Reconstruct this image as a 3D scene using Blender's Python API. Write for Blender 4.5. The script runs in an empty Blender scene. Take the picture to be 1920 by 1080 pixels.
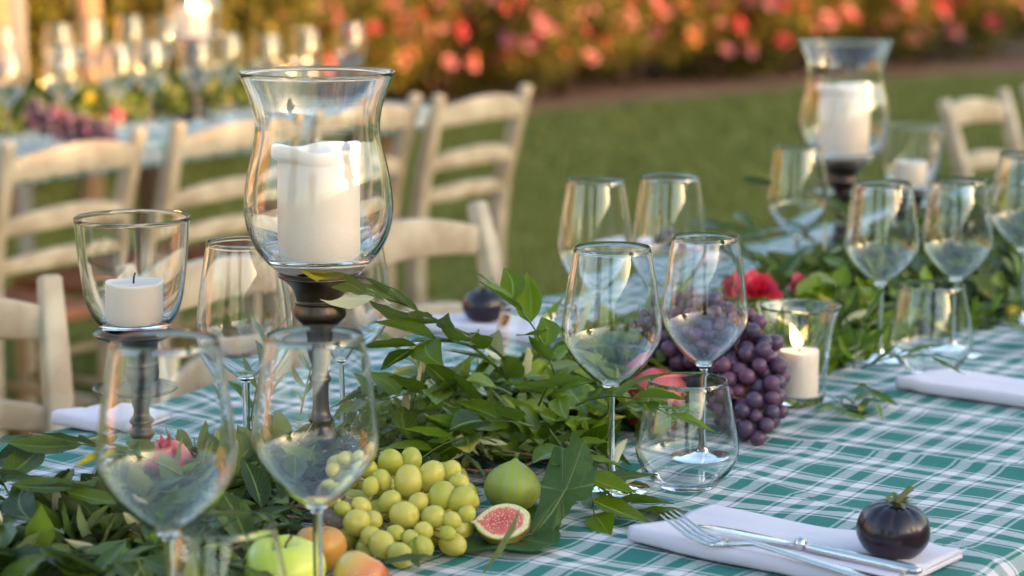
import bpy, bmesh, math, random
import numpy as np
from mathutils import Vector, Matrix, noise
random.seed(7); rng = np.random.default_rng(7)
sc = bpy.context.scene
C = sc.collection
R = math.radians
# ---------------------------------------------------------------- camera
FP, HH = 4400.0, 1.275                      # focal length in photo pixels (1920 wide), camera height
PITCH = math.atan((540 + 194) / FP)
cam = bpy.data.cameras.new('camera'); camo = bpy.data.objects.new('camera', cam); C.objects.link(camo)
cam.sensor_width = 36; cam.lens = FP / 1920 * 36
camo.location = (0, 0, HH); camo.rotation_euler = (math.pi / 2 - PITCH, 0, 0)
cam.clip_start = .05; cam.clip_end = 500
cam.dof.use_dof = True; cam.dof.focus_distance = 2.02; cam.dof.aperture_fstop = 5.0
sc.camera = camo
# ---------------------------------------------------------------- light
SUN_EL, SUN_AZ = 8.5, 120.0                 # azimuth clockwise from +Y
w = bpy.data.worlds.new('World'); sc.world = w; w.use_nodes = True
nt = w.node_tree; bg = nt.nodes['Background']
sky = nt.nodes.new('ShaderNodeTexSky'); sky.sky_type = 'NISHITA'; sky.sun_disc = False
sky.sun_elevation = R(SUN_EL); sky.sun_rotation = R(SUN_AZ); sky.dust_density = 2.2
nt.links.new(sky.outputs[0], bg.inputs[0]); bg.inputs[1].default_value = .14
sl = bpy.data.lights.new('sun', 'SUN'); so = bpy.data.objects.new('sun', sl); C.objects.link(so)
sl.energy = 3.3; sl.angle = R(.6); sl.color = (1, .52, .20)
sd = Vector((math.sin(R(SUN_AZ)) * math.cos(R(SUN_EL)), math.cos(R(SUN_AZ)) * math.cos(R(SUN_EL)), math.sin(R(SUN_EL))))
so.rotation_euler = sd.to_track_quat('Z', 'Y').to_euler(); so.location = (4, -3, 4)
sc.view_settings.view_transform = 'Standard'; sc.view_settings.look = 'None'
sc.view_settings.exposure = 2.5; sc.view_settings.gamma = 1
cy = sc.cycles
cy.use_denoising = True; cy.max_bounces = 20; cy.transmission_bounces = 18; cy.diffuse_bounces = 3
cy.glossy_bounces = 6; cy.transparent_max_bounces = 12; cy.caustics_reflective = True; cy.caustics_refractive = True
cy.sample_clamp_indirect = 25; cy.sample_clamp_direct = 0; cy.blur_glossy = .1
# ---------------------------------------------------------------- helpers
def P(x, y, z):
    """world point at height z on the sight line of photo pixel (x, y)"""
    dx = (x - 960) / FP; dy = -(y - 540) / FP
    c, s = math.cos(PITCH), math.sin(PITCH)
    d = Vector((dx, c + dy * s, -s + dy * c))
    return Vector((0, 0, HH)) + d * ((z - HH) / d.z)
def PD(x, y, depth):
    dx = (x - 960) / FP; dy = -(y - 540) / FP
    c, s = math.cos(PITCH), math.sin(PITCH)
    d = Vector((dx, c + dy * s, -s + dy * c))
    return Vector((0, 0, HH)) + d * (depth / d.y)
TZ = .75
ORD = ['first', 'second', 'third', 'fourth', 'fifth', 'sixth', 'seventh', 'eighth', 'ninth', 'tenth', 'eleventh', 'twelfth', 'thirteenth', 'fourteenth']
O1 = Vector((0, 2.985, 0)); U1 = Vector((.543, .8397, 0)).normalized(); V1 = Vector((U1.y, -U1.x, 0))
def T(u, v, z=0): return O1 + U1 * u + V1 * v + Vector((0, 0, z))
def uv_of(p): q = Vector((p[0], p[1], 0)) - O1; return q.dot(U1), q.dot(V1)
def wave(u, v):
    n = noise.noise
    a = .0040 * n(Vector((u * 6, v * 5, 0))) + .0017 * n(Vector((u * 17, v * 12, 4)))
    a += .0018 * math.exp(-abs(v - .66 - .01 * math.sin(u * 9)) / .008) + (.0045 * math.exp(-((u + .485 + .012 * math.sin(v * 12)) / .013) ** 2) + .0032 * math.exp(-((u + .28 + .012 * math.sin(v * 9 + 1)) / .014) ** 2)) * min(1, max(0, (v - .5) / .1)) + .003 * math.exp(-((u + .68 + (v - .75) * .5) / .012) ** 2) * min(1, max(0, (v - .55) / .08))
    a += .0028 * math.exp(-((u + .80) ** 2 / .03 + (v - .62) ** 2 / .03)) * math.sin(u * 60 + v * 25)
    a += .0012 * max(0, math.sin(u * 31 - v * 17)) ** 4
    return a + .001
def zt(p): return TZ + .0015 + wave(*uv_of(p))
def mk(name, vs, fs, mat, parent=None, smooth=True, uvs=None):
    me = bpy.data.meshes.new(name); me.from_pydata([tuple(v) for v in vs], [], fs); me.update()
    if smooth: me.polygons.foreach_set('use_smooth', [True] * len(me.polygons))
    if uvs is not None:
        l = me.uv_layers.new(name='UVMap')
        idx = np.empty(len(me.loops), dtype=np.int64); me.loops.foreach_get('vertex_index', idx)
        l.data.foreach_set('uv', np.asarray(uvs, dtype=np.float32)[idx].ravel())
    if mat: me.materials.append(mat)
    return link(name, me, parent)
def link(name, me, parent=None, M=None):
    o = bpy.data.objects.new(name, me); C.objects.link(o)
    if parent: o.parent = parent
    if M is not None: o.matrix_local = M
    return o
def tag(o, label=None, cat=None, group=None, kind=None):
    if label: o['label'] = label
    if cat: o['category'] = cat
    if group: o['group'] = group
    if kind: o['kind'] = kind
    return o
def empty(name, loc, rz=0, label=None, cat=None, group=None):
    o = bpy.data.objects.new(name, None); C.objects.link(o); o.location = loc; o.rotation_euler = (0, 0, rz)
    o.empty_display_size = .05
    return tag(o, label, cat, group)
def copy_tree(o, parent=None):
    c = o.copy(); C.objects.link(c); c.parent = parent
    for ch in list(o.children): copy_tree(ch, c)
    return c
def lathe_data(prof, seg=48, rfun=None, closed=False):
    vs, fs = [], []; rings = []
    for r, z in prof:
        if r < 1e-6: rings.append([len(vs)]); vs.append((0, 0, z))
        else:
            b = len(vs); ring = []
            for k in range(seg):
                a = 2 * math.pi * k / seg; rr, zz = (rfun(r, z, a) if rfun else (r, z))
                vs.append((rr * math.cos(a), rr * math.sin(a), zz)); ring.append(b + k)
            rings.append(ring)
    pairs = list(zip(rings, rings[1:])) + ([(rings[-1], rings[0])] if closed else [])
    for A, B in pairs:
        for k in range(seg):
            k2 = (k + 1) % seg
            if len(A) == 1 and len(B) == 1: break
            if len(A) == 1: fs.append((A[0], B[k2], B[k]))
            elif len(B) == 1: fs.append((A[k], A[k2], B[0]))
            else: fs.append((A[k], A[k2], B[k2], B[k]))
    return vs, fs
def lathe(name, prof, mat, parent=None, seg=48, rfun=None, closed=False, smooth=True):
    vs, fs = lathe_data(prof, seg, rfun, closed)
    o = mk(name, vs, fs, mat, parent, smooth)
    return o
def smooth_prof(pts, n=6):
    """Catmull-Rom through profile points"""
    out = []
    for i in range(len(pts) - 1):
        p0 = pts[max(0, i - 1)]; p1 = pts[i]; p2 = pts[i + 1]; p3 = pts[min(len(pts) - 1, i + 2)]
        for k in range(n):
            t = k / n
            out.append(tuple(.5 * (2 * b + (c - a) * t + (2 * a - 5 * b + 4 * c - d) * t * t + (-a + 3 * b - 3 * c + d) * t ** 3)
                             for a, b, c, d in zip(p0, p1, p2, p3)))
    out.append(tuple(pts[-1])); return [(max(0, r), *z) for r, *z in out] if len(pts[0]) == 2 else out
def tube_data(path, rad, seg=8, cap=True, vs=None, fs=None, flat=1.0, upv=Vector((0, 0, 1))):
    vs = [] if vs is None else vs; fs = [] if fs is None else fs
    path = [Vector(p) for p in path]; prev = None
    for i, p in enumerate(path):
        t = (path[min(i + 1, len(path) - 1)] - path[max(i - 1, 0)]).normalized()
        s = t.cross(upv)
        if s.length < 1e-4: s = t.cross(Vector((1, 0, 0)))
        s.normalize(); n = s.cross(t)
        r = rad[i] if isinstance(rad, (list, tuple)) else rad
        b = len(vs)
        for k in range(seg):
            a = 2 * math.pi * k / seg
            vs.append(p + s * math.cos(a) * r + n * math.sin(a) * r * flat)
        if prev is not None:
            for k in range(seg): fs.append((prev + k, prev + (k + 1) % seg, b + (k + 1) % seg, b + k))
        elif cap: fs.append(tuple(range(b + seg - 1, b - 1, -1)))
        prev = b
    if cap: fs.append(tuple(range(prev, prev + seg)))
    return vs, fs
def sweep_box(path, ws, hs, side, vs=None, fs=None):
    """rectangular section (width along side, height perpendicular) swept along path, chamfered look by bevel modifier"""
    vs = [] if vs is None else vs; fs = [] if fs is None else fs
    path = [Vector(p) for p in path]; prev = None
    for i, p in enumerate(path):
        t = (path[min(i + 1, len(path) - 1)] - path[max(i - 1, 0)]).normalized()
        s = (side - t * side.dot(t)).normalized(); n = t.cross(s)
        wd = ws[i] if isinstance(ws, (list, tuple)) else ws; hd = hs[i] if isinstance(hs, (list, tuple)) else hs
        b = len(vs)
        for a, c in ((-1, -1), (1, -1), (1, 1), (-1, 1)): vs.append(p + s * a * wd / 2 + n * c * hd / 2)
        if prev is not None:
            for k in range(4): fs.append((prev + k, prev + (k + 1) % 4, b + (k + 1) % 4, b + k))
        else: fs.append((b + 3, b + 2, b + 1, b))
        prev = b
    fs.append((prev, prev + 1, prev + 2, prev + 3))
    return vs, fs
def bevel_mesh(o, wdt, seg=2):
    bm = bmesh.new(); bm.from_mesh(o.data)
    bmesh.ops.recalc_face_normals(bm, faces=bm.faces)
    es = [e for e in bm.edges if e.is_manifold and e.calc_face_angle(0) > .5]
    bmesh.ops.bevel(bm, geom=es, offset=wdt, segments=seg, affect='EDGES', profile=.5)
    bm.to_mesh(o.data); bm.free()
    o.data.polygons.foreach_set('use_smooth', [True] * len(o.data.polygons)); return o
def box_data(x0, x1, y0, y1, z0, z1, vs=None, fs=None):
    vs = [] if vs is None else vs; fs = [] if fs is None else fs; b = len(vs)
    vs += [Vector(p) for p in ((x0, y0, z0), (x1, y0, z0), (x1, y1, z0), (x0, y1, z0), (x0, y0, z1), (x1, y0, z1), (x1, y1, z1), (x0, y1, z1))]
    fs += [tuple(b + i for i in f) for f in ((3, 2, 1, 0), (4, 5, 6, 7), (0, 1, 5, 4), (1, 2, 6, 5), (2, 3, 7, 6), (3, 0, 4, 7))]
    return vs, fs
# ---------------------------------------------------------------- materials
def newmat(name):
    m = bpy.data.materials.new(name); m.use_nodes = True
    return m, m.node_tree, m.node_tree.nodes['Principled BSDF']
def N(nt, t, **kw):
    n = nt.nodes.new(t)
    for k, v in kw.items(): setattr(n, k, v)
    return n
def mathn(nt, op, a, b=None, c=None):
    n = nt.nodes.new('ShaderNodeMath'); n.operation = op
    for i, x in enumerate((a, b, c)):
        if x is None: continue
        if isinstance(x, (int, float)): n.inputs[i].default_value = x
        else: nt.links.new(x, n.inputs[i])
    return n.outputs[0]
def mixc(nt, f, a, b):
    n = nt.nodes.new('ShaderNodeMix'); n.data_type = 'RGBA'
    for i, x in ((0, f), (6, a), (7, b)):
        if isinstance(x, (int, float)): n.inputs[i].default_value = x
        elif isinstance(x, (tuple, list)): n.inputs[i].default_value = (*x, 1) if len(x) == 3 else x
        else: nt.links.new(x, n.inputs[i])
    return n.outputs[2]
def noisen(nt, scale, detail=3, coord='Object', rough=.5):
    tc = N(nt, 'ShaderNodeTexCoord'); n = N(nt, 'ShaderNodeTexNoise')
    n.inputs['Scale'].default_value = scale; n.inputs['Detail'].default_value = detail; n.inputs['Roughness'].default_value = rough
    nt.links.new(tc.outputs[coord], n.inputs['Vector']); return n.outputs[0]
def ramp(nt, f, stops, interp='LINEAR'):
    n = N(nt, 'ShaderNodeValToRGB'); cr = n.color_ramp; cr.interpolation = interp
    while len(cr.elements) < len(stops): cr.elements.new(.5)
    for e, (p, c) in zip(cr.elements, stops): e.position = p; e.color = (*c, 1) if len(c) == 3 else c
    nt.links.new(f, n.inputs[0]); return n.outputs[0]
def bump(nt, b, h, strength=.3, dist=.002):
    n = N(nt, 'ShaderNodeBump'); n.inputs['Strength'].default_value = strength; n.inputs['Distance'].default_value = dist
    nt.links.new(h, n.inputs['Height']); nt.links.new(n.outputs[0], b.inputs['Normal'])
def simple(name, c, rough=.5, metal=0, nscale=None, c2=None, bstr=0, bscale=40, sss=0, coat=0):
    m, t, b = newmat(name)
    b.inputs['Base Color'].default_value = (*c, 1); b.inputs['Roughness'].default_value = rough; b.inputs['Metallic'].default_value = metal
    if nscale: t.links.new(mixc(t, ramp(t, noisen(t, nscale, 5), [(.35, (0, 0, 0)), (.65, (1, 1, 1))]), c, c2), b.inputs['Base Color'])
    if bstr: bump(t, b, noisen(t, bscale, 4), bstr, .001)
    if sss: b.inputs['Subsurface Weight'].default_value = sss; b.inputs['Subsurface Radius'].default_value = (.012, .009, .007); b.inputs['Subsurface Scale'].default_value = 1
    if coat: b.inputs['Coat Weight'].default_value = coat; b.inputs['Coat Roughness'].default_value = .1
    return m
def glassmat(name, ior=1.5, tint=(1, 1, 1)):
    m, t, b = newmat(name)
    b.inputs['Base Color'].default_value = (*tint, 1); b.inputs['Roughness'].default_value = 0
    b.inputs['Transmission Weight'].default_value = 1; b.inputs['IOR'].default_value = ior
    return m
M_glass = glassmat('clear_glass', 1.5, (1, 1, 1))
def leafmat(name, cA, cB, cV, under, rough=.38, trans=.3, yellow=.06):
    m, t, b = newmat(name)
    uv = N(t, 'ShaderNodeUVMap'); sep = N(t, 'ShaderNodeSeparateXYZ'); t.links.new(uv.outputs[0], sep.inputs[0])
    oi = N(t, 'ShaderNodeObjectInfo'); geo = N(t, 'ShaderNodeNewGeometry')
    rnd = mathn(t, 'FRACT', mathn(t, 'ADD', oi.outputs['Random'], geo.outputs['Random Per Island']))
    col = mixc(t, rnd, cA, cB)
    nz = noisen(t, 60, 3)
    col = mixc(t, mathn(t, 'MULTIPLY', mathn(t, 'GREATER_THAN', nz, .62), .35), col, tuple(min(1, x * 1.7) for x in cB))
    # a few leaves with yellow ends
    r2 = mathn(t, 'FRACT', mathn(t, 'MULTIPLY', rnd, 17.3))
    yl = mathn(t, 'MULTIPLY', mathn(t, 'LESS_THAN', r2, yellow), ramp(t, mathn(t, 'ADD', sep.outputs[0], mathn(t, 'MULTIPLY', nz, .5)), [(.75, (0, 0, 0)), (1.05 if False else 1.0, (1, 1, 1))]))
    col = mixc(t, yl, col, (.55, .42, .04))
    # midrib + side veins
    dv = mathn(t, 'ABSOLUTE', mathn(t, 'SUBTRACT', sep.outputs[1], .5))
    mid = mathn(t, 'LESS_THAN', dv, .035)
    sv = mathn(t, 'FRACT', mathn(t, 'MULTIPLY', mathn(t, 'SUBTRACT', sep.outputs[0], mathn(t, 'MULTIPLY', dv, .7)), 9))
    sv = mathn(t, 'MULTIPLY', mathn(t, 'LESS_THAN', sv, .12), .25)
    vein = mathn(t, 'MAXIMUM', mathn(t, 'MULTIPLY', mid, .8), sv)
    col = mixc(t, vein, col, cV)
    col = mixc(t, geo.outputs['Backfacing'], col, under)
    t.links.new(col, b.inputs['Base Color'])
    b.inputs['Roughness'].default_value = rough; b.inputs['Specular IOR Level'].default_value = .20
    bump(t, b, vein, .25, .0006)
    tr = N(t, 'ShaderNodeBsdfTranslucent'); t.links.new(mixc(t, .5, col, tuple(min(1, x * 2.2) for x in cB)), tr.inputs[0])
    mx = N(t, 'ShaderNodeMixShader'); mx.inputs[0].default_value = trans
    t.links.new(b.outputs[0], mx.inputs[1]); t.links.new(tr.outputs[0], mx.inputs[2])
    t.links.new(mx.outputs[0], t.nodes['Material Output'].inputs[0]); return m
M_rusc = leafmat('ruscus_leaf', (.008, .030, .002), (.15, .22, .006), (.20, .32, .05), (.13, .21, .03), .3, .2)
M_laur = leafmat('laurel_leaf', (.008, .024, .003), (.08, .12, .012), (.14, .20, .05), (.14, .18, .07), .36, .18, .05)
M_oliv = leafmat('olive_leaf', (.08, .13, .03), (.18, .22, .06), (.26, .30, .12), (.58, .56, .36), .45, .2, .10)
M_box = leafmat('box_leaf', (.07, .12, .018), (.18, .22, .05), (.2, .25, .08), (.18, .22, .08), .45, .25, .04)
M_figl = leafmat('fig_leaf', (.040, .085, .016), (.060, .11, .024), (.16, .22, .08), (.08, .13, .05), .6, .2, 0)
M_bush = leafmat('shrub_leaf', (.028, .060, .008), (.12, .11, .014), (.12, .12, .03), (.12, .10, .022), .5, .35, .22)
M_stem = simple('green_stem', (.09, .13, .03), .5)
M_wood = simple('brown_twig', (.12, .075, .04), .7)
M_rose = simple('coral_petal', (.42, .025, .045), .6, nscale=8, c2=(.50, .07, .08))
M_rosepink = simple('pink_petal', (.50, .13, .16), .6, nscale=8, c2=(.52, .24, .25))
M_roseor = simple('orange_petal', (.42, .11, .04), .6, nscale=8, c2=(.45, .20, .08))
M_fuchsia = simple('fuchsia_petal', (.55, .006, .05), .55, nscale=30, c2=(.65, .02, .03))
M_chair = simple('cream_paint', (.52, .44, .32), .5, nscale=16, c2=(.33, .25, .17), bstr=.25)
M_rush = simple('terracotta_seat', (.30, .11, .05), .7, nscale=60, c2=(.22, .08, .04), bstr=.4)
M_wax = simple('white_wax', (.86, .74, .64), .42, sss=.4, nscale=30, c2=(.82, .70, .60), bstr=.08, bscale=60)
M_wick = simple('charred_wick', (.02, .015, .012), .9)
def bronzemat():
    m, t, b = newmat('aged_bronze')
    n = ramp(t, noisen(t, 25, 6, rough=.65), [(.3, (.045, .032, .028)), (.6, (.10, .075, .062)), (.8, (.20, .13, .08))])
    t.links.new(n, b.inputs['Base Color']); b.inputs['Metallic'].default_value = .85; b.inputs['Roughness'].default_value = .33
    bump(t, b, noisen(t, 90, 4), .12, .001); return m
M_bronze = bronzemat()
M_silver = simple('polished_silver', (.62, .60, .58), .12, 1, bstr=.03, bscale=120)
def napmat():
    m, t, b = newmat('white_linen'); b.inputs['Base Color'].default_value = (.66, .61, .70, 1); b.inputs['Roughness'].default_value = .85
    tc = N(t, 'ShaderNodeTexCoord'); wv = N(t, 'ShaderNodeTexWave'); wv.inputs['Scale'].default_value = 900; t.links.new(tc.outputs['Object'], wv.inputs[0])
    bump(t, b, mathn(t, 'ADD', mathn(t, 'MULTIPLY', wv.outputs[1], .25), noisen(t, 28, 4)), .35, .0025)
    b.inputs['Sheen Weight'].default_value = .2; return m
M_linen = napmat()
def clothmat():
    m, t, b = newmat('green_white_plaid')
    uv = N(t, 'ShaderNodeUVMap'); sep = N(t, 'ShaderNodeSeparateXYZ'); t.links.new(uv.outputs[0], sep.inputs[0])
    st = [(0, 0), (.27, 1), (.315, 0), (.36, 1), (.385, .35), (.40, 1), (.565, 0), (.735, 1), (.90, 0), (.94, 1), (.975, 0)]
    st = [(0, 0), (.345, 1), (.382, 0), (.424, 1), (.582, 0), (.750, 1), (.908, 0), (.950, 1), (.987, 0)]
    stops = [(p, (v, v, v)) for p, v in st]
    a = ramp(t, mathn(t, 'FRACT', mathn(t, 'MULTIPLY', sep.outputs[0], 1 / .085)), stops, 'CONSTANT')
    c = ramp(t, mathn(t, 'FRACT', mathn(t, 'MULTIPLY', sep.outputs[1], 1 / .078)), stops, 'CONSTANT')
    tw = mathn(t, 'FRACT', mathn(t, 'MULTIPLY', mathn(t, 'ADD', sep.outputs[0], sep.outputs[1]), 1 / .0017))
    tw = mathn(t, 'GREATER_THAN', tw, .56)
    f = mixc(t, tw, a, c)
    nz = noisen(t, 300, 2)
    green = mixc(t, nz, (.012, .150, .125), (.020, .185, .150))
    col = mixc(t, f, green, (.68, .62, .64))
    t.links.new(col, b.inputs['Base Color']); b.inputs['Roughness'].default_value = .8
    thr = mathn(t, 'MULTIPLY', mathn(t, 'SINE', mathn(t, 'MULTIPLY', sep.outputs[0], 2 * math.pi / .0009)), mathn(t, 'SINE', mathn(t, 'MULTIPLY', sep.outputs[1], 2 * math.pi / .0009)))
    bump(t, b, thr, .3, .0004); return m
M_cloth = clothmat()
def grapemat(name, cA, cB, bloom, bw, sss):
    m, t, b = newmat(name)
    oi = N(t, 'ShaderNodeObjectInfo')
    col = mixc(t, oi.outputs['Random'], cA, cB)
    tc = N(t, 'ShaderNodeTexCoord'); n = N(t, 'ShaderNodeTexNoise'); n.inputs['Scale'].default_value = 90; n.inputs['Detail'].default_value = 5
    ad = N(t, 'ShaderNodeVectorMath'); ad.operation = 'ADD'; t.links.new(tc.outputs['Object'], ad.inputs[0]); t.links.new(oi.outputs['Random'], ad.inputs[1]); t.links.new(ad.outputs[0], n.inputs['Vector'])
    msk = ramp(t, n.outputs[0], [(.38, (0, 0, 0)), (.62, (bw, bw, bw))])
    t.links.new(mixc(t, msk, col, bloom), b.inputs['Base Color'])
    n2 = N(t, 'ShaderNodeTexNoise'); n2.inputs['Scale'].default_value = 420; t.links.new(ad.outputs[0], n2.inputs['Vector'])
    spk = mathn(t, 'MULTIPLY', mathn(t, 'GREATER_THAN', n2.outputs[0], .66), .45)
    lk = b.inputs['Base Color'].links[0].from_socket; t.links.new(mixc(t, spk, lk, tuple(x * .45 for x in cA)), b.inputs['Base Color'])
    sz = N(t, 'ShaderNodeSeparateXYZ'); t.links.new(tc.outputs['Object'], sz.inputs[0])
    lk = b.inputs['Base Color'].links[0].from_socket; t.links.new(mixc(t, mathn(t, 'MULTIPLY', mathn(t, 'LESS_THAN', sz.outputs[2], -1.165), .8), lk, (.10, .06, .02)), b.inputs['Base Color'])
    r = mathn(t, 'ADD', mathn(t, 'MULTIPLY', msk, .35), .17); t.links.new(r, b.inputs['Roughness'])
    b.inputs['Transmission Weight'].default_value = .35 if sss > .3 else 0; b.inputs['IOR'].default_value = 1.38; b.inputs['Subsurface Weight'].default_value = sss; b.inputs['Subsurface Radius'].default_value = (.012, .012, .004); b.inputs['Subsurface Scale'].default_value = 1
    return m
M_wgrape = grapemat('green_grape_skin', (.44, .46, .035), (.72, .62, .12), (.74, .66, .26), .45, .8)
M_pgrape = grapemat('purple_grape_skin', (.008, .005, .022), (.11, .010, .030), (.17, .125, .21), .7, .05)
def figskin():
    m, t, b = newmat('fig_skin')
    tc = N(t, 'ShaderNodeTexCoord'); sep = N(t, 'ShaderNodeSeparateXYZ'); t.links.new(tc.outputs['Object'], sep.inputs[0])
    ang = mathn(t, 'ARCTAN2', sep.outputs[1], sep.outputs[0]); n = noisen(t, 40, 4)
    st = mathn(t, 'SINE', mathn(t, 'ADD', mathn(t, 'MULTIPLY', ang, 17), mathn(t, 'MULTIPLY', n, 5)))
    hz = mathn(t, 'MULTIPLY', mathn(t, 'ADD', mathn(t, 'MULTIPLY', sep.outputs[2], -16), .02), 1)
    pur = ramp(t, mathn(t, 'ADD', hz, mathn(t, 'MULTIPLY', n, .5)), [(.45, (0, 0, 0)), (1.0, (1, 1, 1))])
    col = mixc(t, ramp(t, st, [(.2, (0, 0, 0)), (1, (.75, .75, .75))]), (.25, .32, .035), (.28, .27, .13))
    col = mixc(t, pur, col, (.13, .07, .07))
    t.links.new(col, b.inputs['Base Color']); b.inputs['Roughness'].default_value = .5; bump(t, b, n, .15, .0006)
    b.inputs['Subsurface Weight'].default_value = .2; b.inputs['Subsurface Radius'].default_value = (.01, .01, .003); b.inputs['Subsurface Scale'].default_value = 1
    return m
M_fig = figskin()
def figflesh():
    m, t, b = newmat('fig_flesh')
    uv = N(t, 'ShaderNodeUVMap'); sep = N(t, 'ShaderNodeSeparateXYZ'); t.links.new(uv.outputs[0], sep.inputs[0])
    rad = sep.outputs[0]                      # 0 centre .. 1 skin
    n = noisen(t, 160, 4)
    vo = N(t, 'ShaderNodeTexVoronoi'); vo.inputs['Scale'].default_value = 620; tc = N(t, 'ShaderNodeTexCoord')
    mp = N(t, 'ShaderNodeMapping'); mp.inputs['Scale'].default_value = (1, .45, 1); t.links.new(tc.outputs['Object'], mp.inputs[0]); t.links.new(mp.outputs[0], vo.inputs['Vector'])
    rr = mathn(t, 'ADD', rad, mathn(t, 'MULTIPLY', mathn(t, 'SUBTRACT', n, .5), .14))
    base = ramp(t, rr, [(0, (.42, .05, .045)), (.45, (.60, .10, .07)), (.72, (.62, .16, .10)), (.80, (.78, .60, .34)), (.93, (.70, .62, .28)), (.975, (.30, .34, .05))])
    seedm = mathn(t, 'MULTIPLY', mathn(t, 'LESS_THAN', vo.outputs[0], .33), mathn(t, 'LESS_THAN', rad, .76))
    col = mixc(t, mathn(t, 'MULTIPLY', seedm, .7), base, (.85, .55, .36))
    t.links.new(col, b.inputs['Base Color']); b.inputs['Roughness'].default_value = .3
    bump(t, b, vo.outputs[0], .6, .0012); return m
M_figcut = figflesh()
def applemat(name, cA, cB, cC):
    m, t, b = newmat(name)
    n = noisen(t, 18, 4); tc = N(t, 'ShaderNodeTexCoord'); sep = N(t, 'ShaderNodeSeparateXYZ'); t.links.new(tc.outputs['Object'], sep.inputs[0])
    f = mathn(t, 'ADD', n, mathn(t, 'MULTIPLY', sep.outputs[0], 14))
    col = ramp(t, f, [(.2, cA), (.48, cB), (.8, cC)])
    sp = N(t, 'ShaderNodeTexVoronoi'); sp.inputs['Scale'].default_value = 260; t.links.new(tc.outputs['Object'], sp.inputs['Vector'])
    col = mixc(t, mathn(t, 'MULTIPLY', mathn(t, 'LESS_THAN', sp.outputs[0], .16), .45), col, (.75, .62, .3))
    t.links.new(col, b.inputs['Base Color']); b.inputs['Roughness'].default_value = .28
    b.inputs['Subsurface Weight'].default_value = .15; b.inputs['Subsurface Radius'].default_value = (.01, .008, .003); b.inputs['Subsurface Scale'].default_value = 1
    return m
M_apg = applemat('green_apple_skin', (.40, .52, .04), (.48, .56, .06), (.55, .58, .10))
M_apr = applemat('russet_apple_skin', (.60, .42, .10), (.58, .22, .06), (.50, .08, .03))
M_pear = applemat('brown_pear_skin', (.16, .10, .07), (.20, .13, .09), (.12, .08, .07))
M_orange = simple('orange_skin', (.50, .22, .03), .4)
M_pom = simple('pomegranate_skin', (.48, .018, .05), .35, nscale=22, c2=(.62, .12, .10), sss=.05)
M_aub = simple('dark_tomato_skin', (.008, .006, .014), .24, nscale=14, c2=(.022, .008, .018), bstr=.05)
M_calyx = simple('dry_calyx', (.09, .10, .02), .7, nscale=80, c2=(.16, .13, .04))
m, t_, b_ = newmat('candle_flame'); b_.inputs['Base Color'].default_value = (0, 0, 0, 1)
tc_ = N(t_, 'ShaderNodeTexCoord'); sp_ = N(t_, 'ShaderNodeSeparateXYZ'); t_.links.new(tc_.outputs['Generated'], sp_.inputs[0])
t_.links.new(ramp(t_, sp_.outputs[2], [(0, (1, .45, .10)), (.3, (1, .75, .35)), (.75, (1, .55, .12)), (1, (1, .28, .03))]), b_.inputs['Emission Color'])
b_.inputs['Emission Strength'].default_value = 3.0; M_flame = m
M_flame2 = m.copy(); M_flame2.name = 'far_flame'; M_flame2.node_tree.nodes['Principled BSDF'].inputs['Emission Strength'].default_value = 9
def groundmat(name, c1, c2, c3, s1=1.2, s2=40):
    m, t, b = newmat(name)
    a = noisen(t, s1, 4); c = noisen(t, s2, 5)
    col = mixc(t, ramp(t, a, [(.35, (0, 0, 0)), (.65, (1, 1, 1))]), c1, c2); col = mixc(t, ramp(t, c, [(.5, (0, 0, 0)), (.8, (1, 1, 1))]), col, c3)
    t.links.new(col, b.inputs['Base Color']); b.inputs['Roughness'].default_value = .9; bump(t, b, c, .6, .03); return m
M_lawn = groundmat('lawn', (.090, .135, .008), (.17, .18, .015), (.22, .20, .03), 1.1, 50)
M_soil = groundmat('bed_soil', (.16, .075, .05), (.21, .11, .07), (.26, .15, .10), 1.5, 30)
M_bark = simple('bark', (.34, .21, .12), .85, nscale=10, c2=(.24, .15, .09), bstr=.5, bscale=30)
M_post = simple('grey_post', (.22, .21, .21), .6)
M_plaster = simple('ochre_plaster', (.50, .33, .18), .85, nscale=3, c2=(.43, .28, .15), bstr=.3)
M_stonew = simple('wall_stone', (.30, .27, .22), .85, nscale=4, c2=(.22, .20, .17), bstr=.5)
M_tile = simple('roof_clay', (.35, .14, .08), .8)
M_dark = simple('shutter_green', (.05, .09, .06), .6)
M_wine = M_glass
# ---------------------------------------------------------------- ground
def sheet(name, pts, z, mat, kind='structure'):
    o = mk(name, [(x, y, z) for x, y in pts], [tuple(range(len(pts)))], mat, None, False); o['kind'] = kind; return o
sheet('lawn', [(-120, -120), (120, -120), (120, 160), (-120, 160)], 0, M_lawn)
# rose bed runs along line BA->BB (front edge), from photo pixels of its foot
BA = P(1000, 196, 0); BB = P(1920, 118, 0); bd = (BB - BA).normalized(); bn = Vector((-bd.y, bd.x, 0))
def bed(s, q): return BA + bd * s + bn * q
bp = [bed(-9, -.45), bed(-3, -.5), bed(0, -.55), bed(3, -.5), bed(6, -.55), bed(14, -.5), bed(14, 5), bed(-9, 5)]
sheet('flower_bed', [(p.x, p.y) for p in bp], .004, M_soil)
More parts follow.
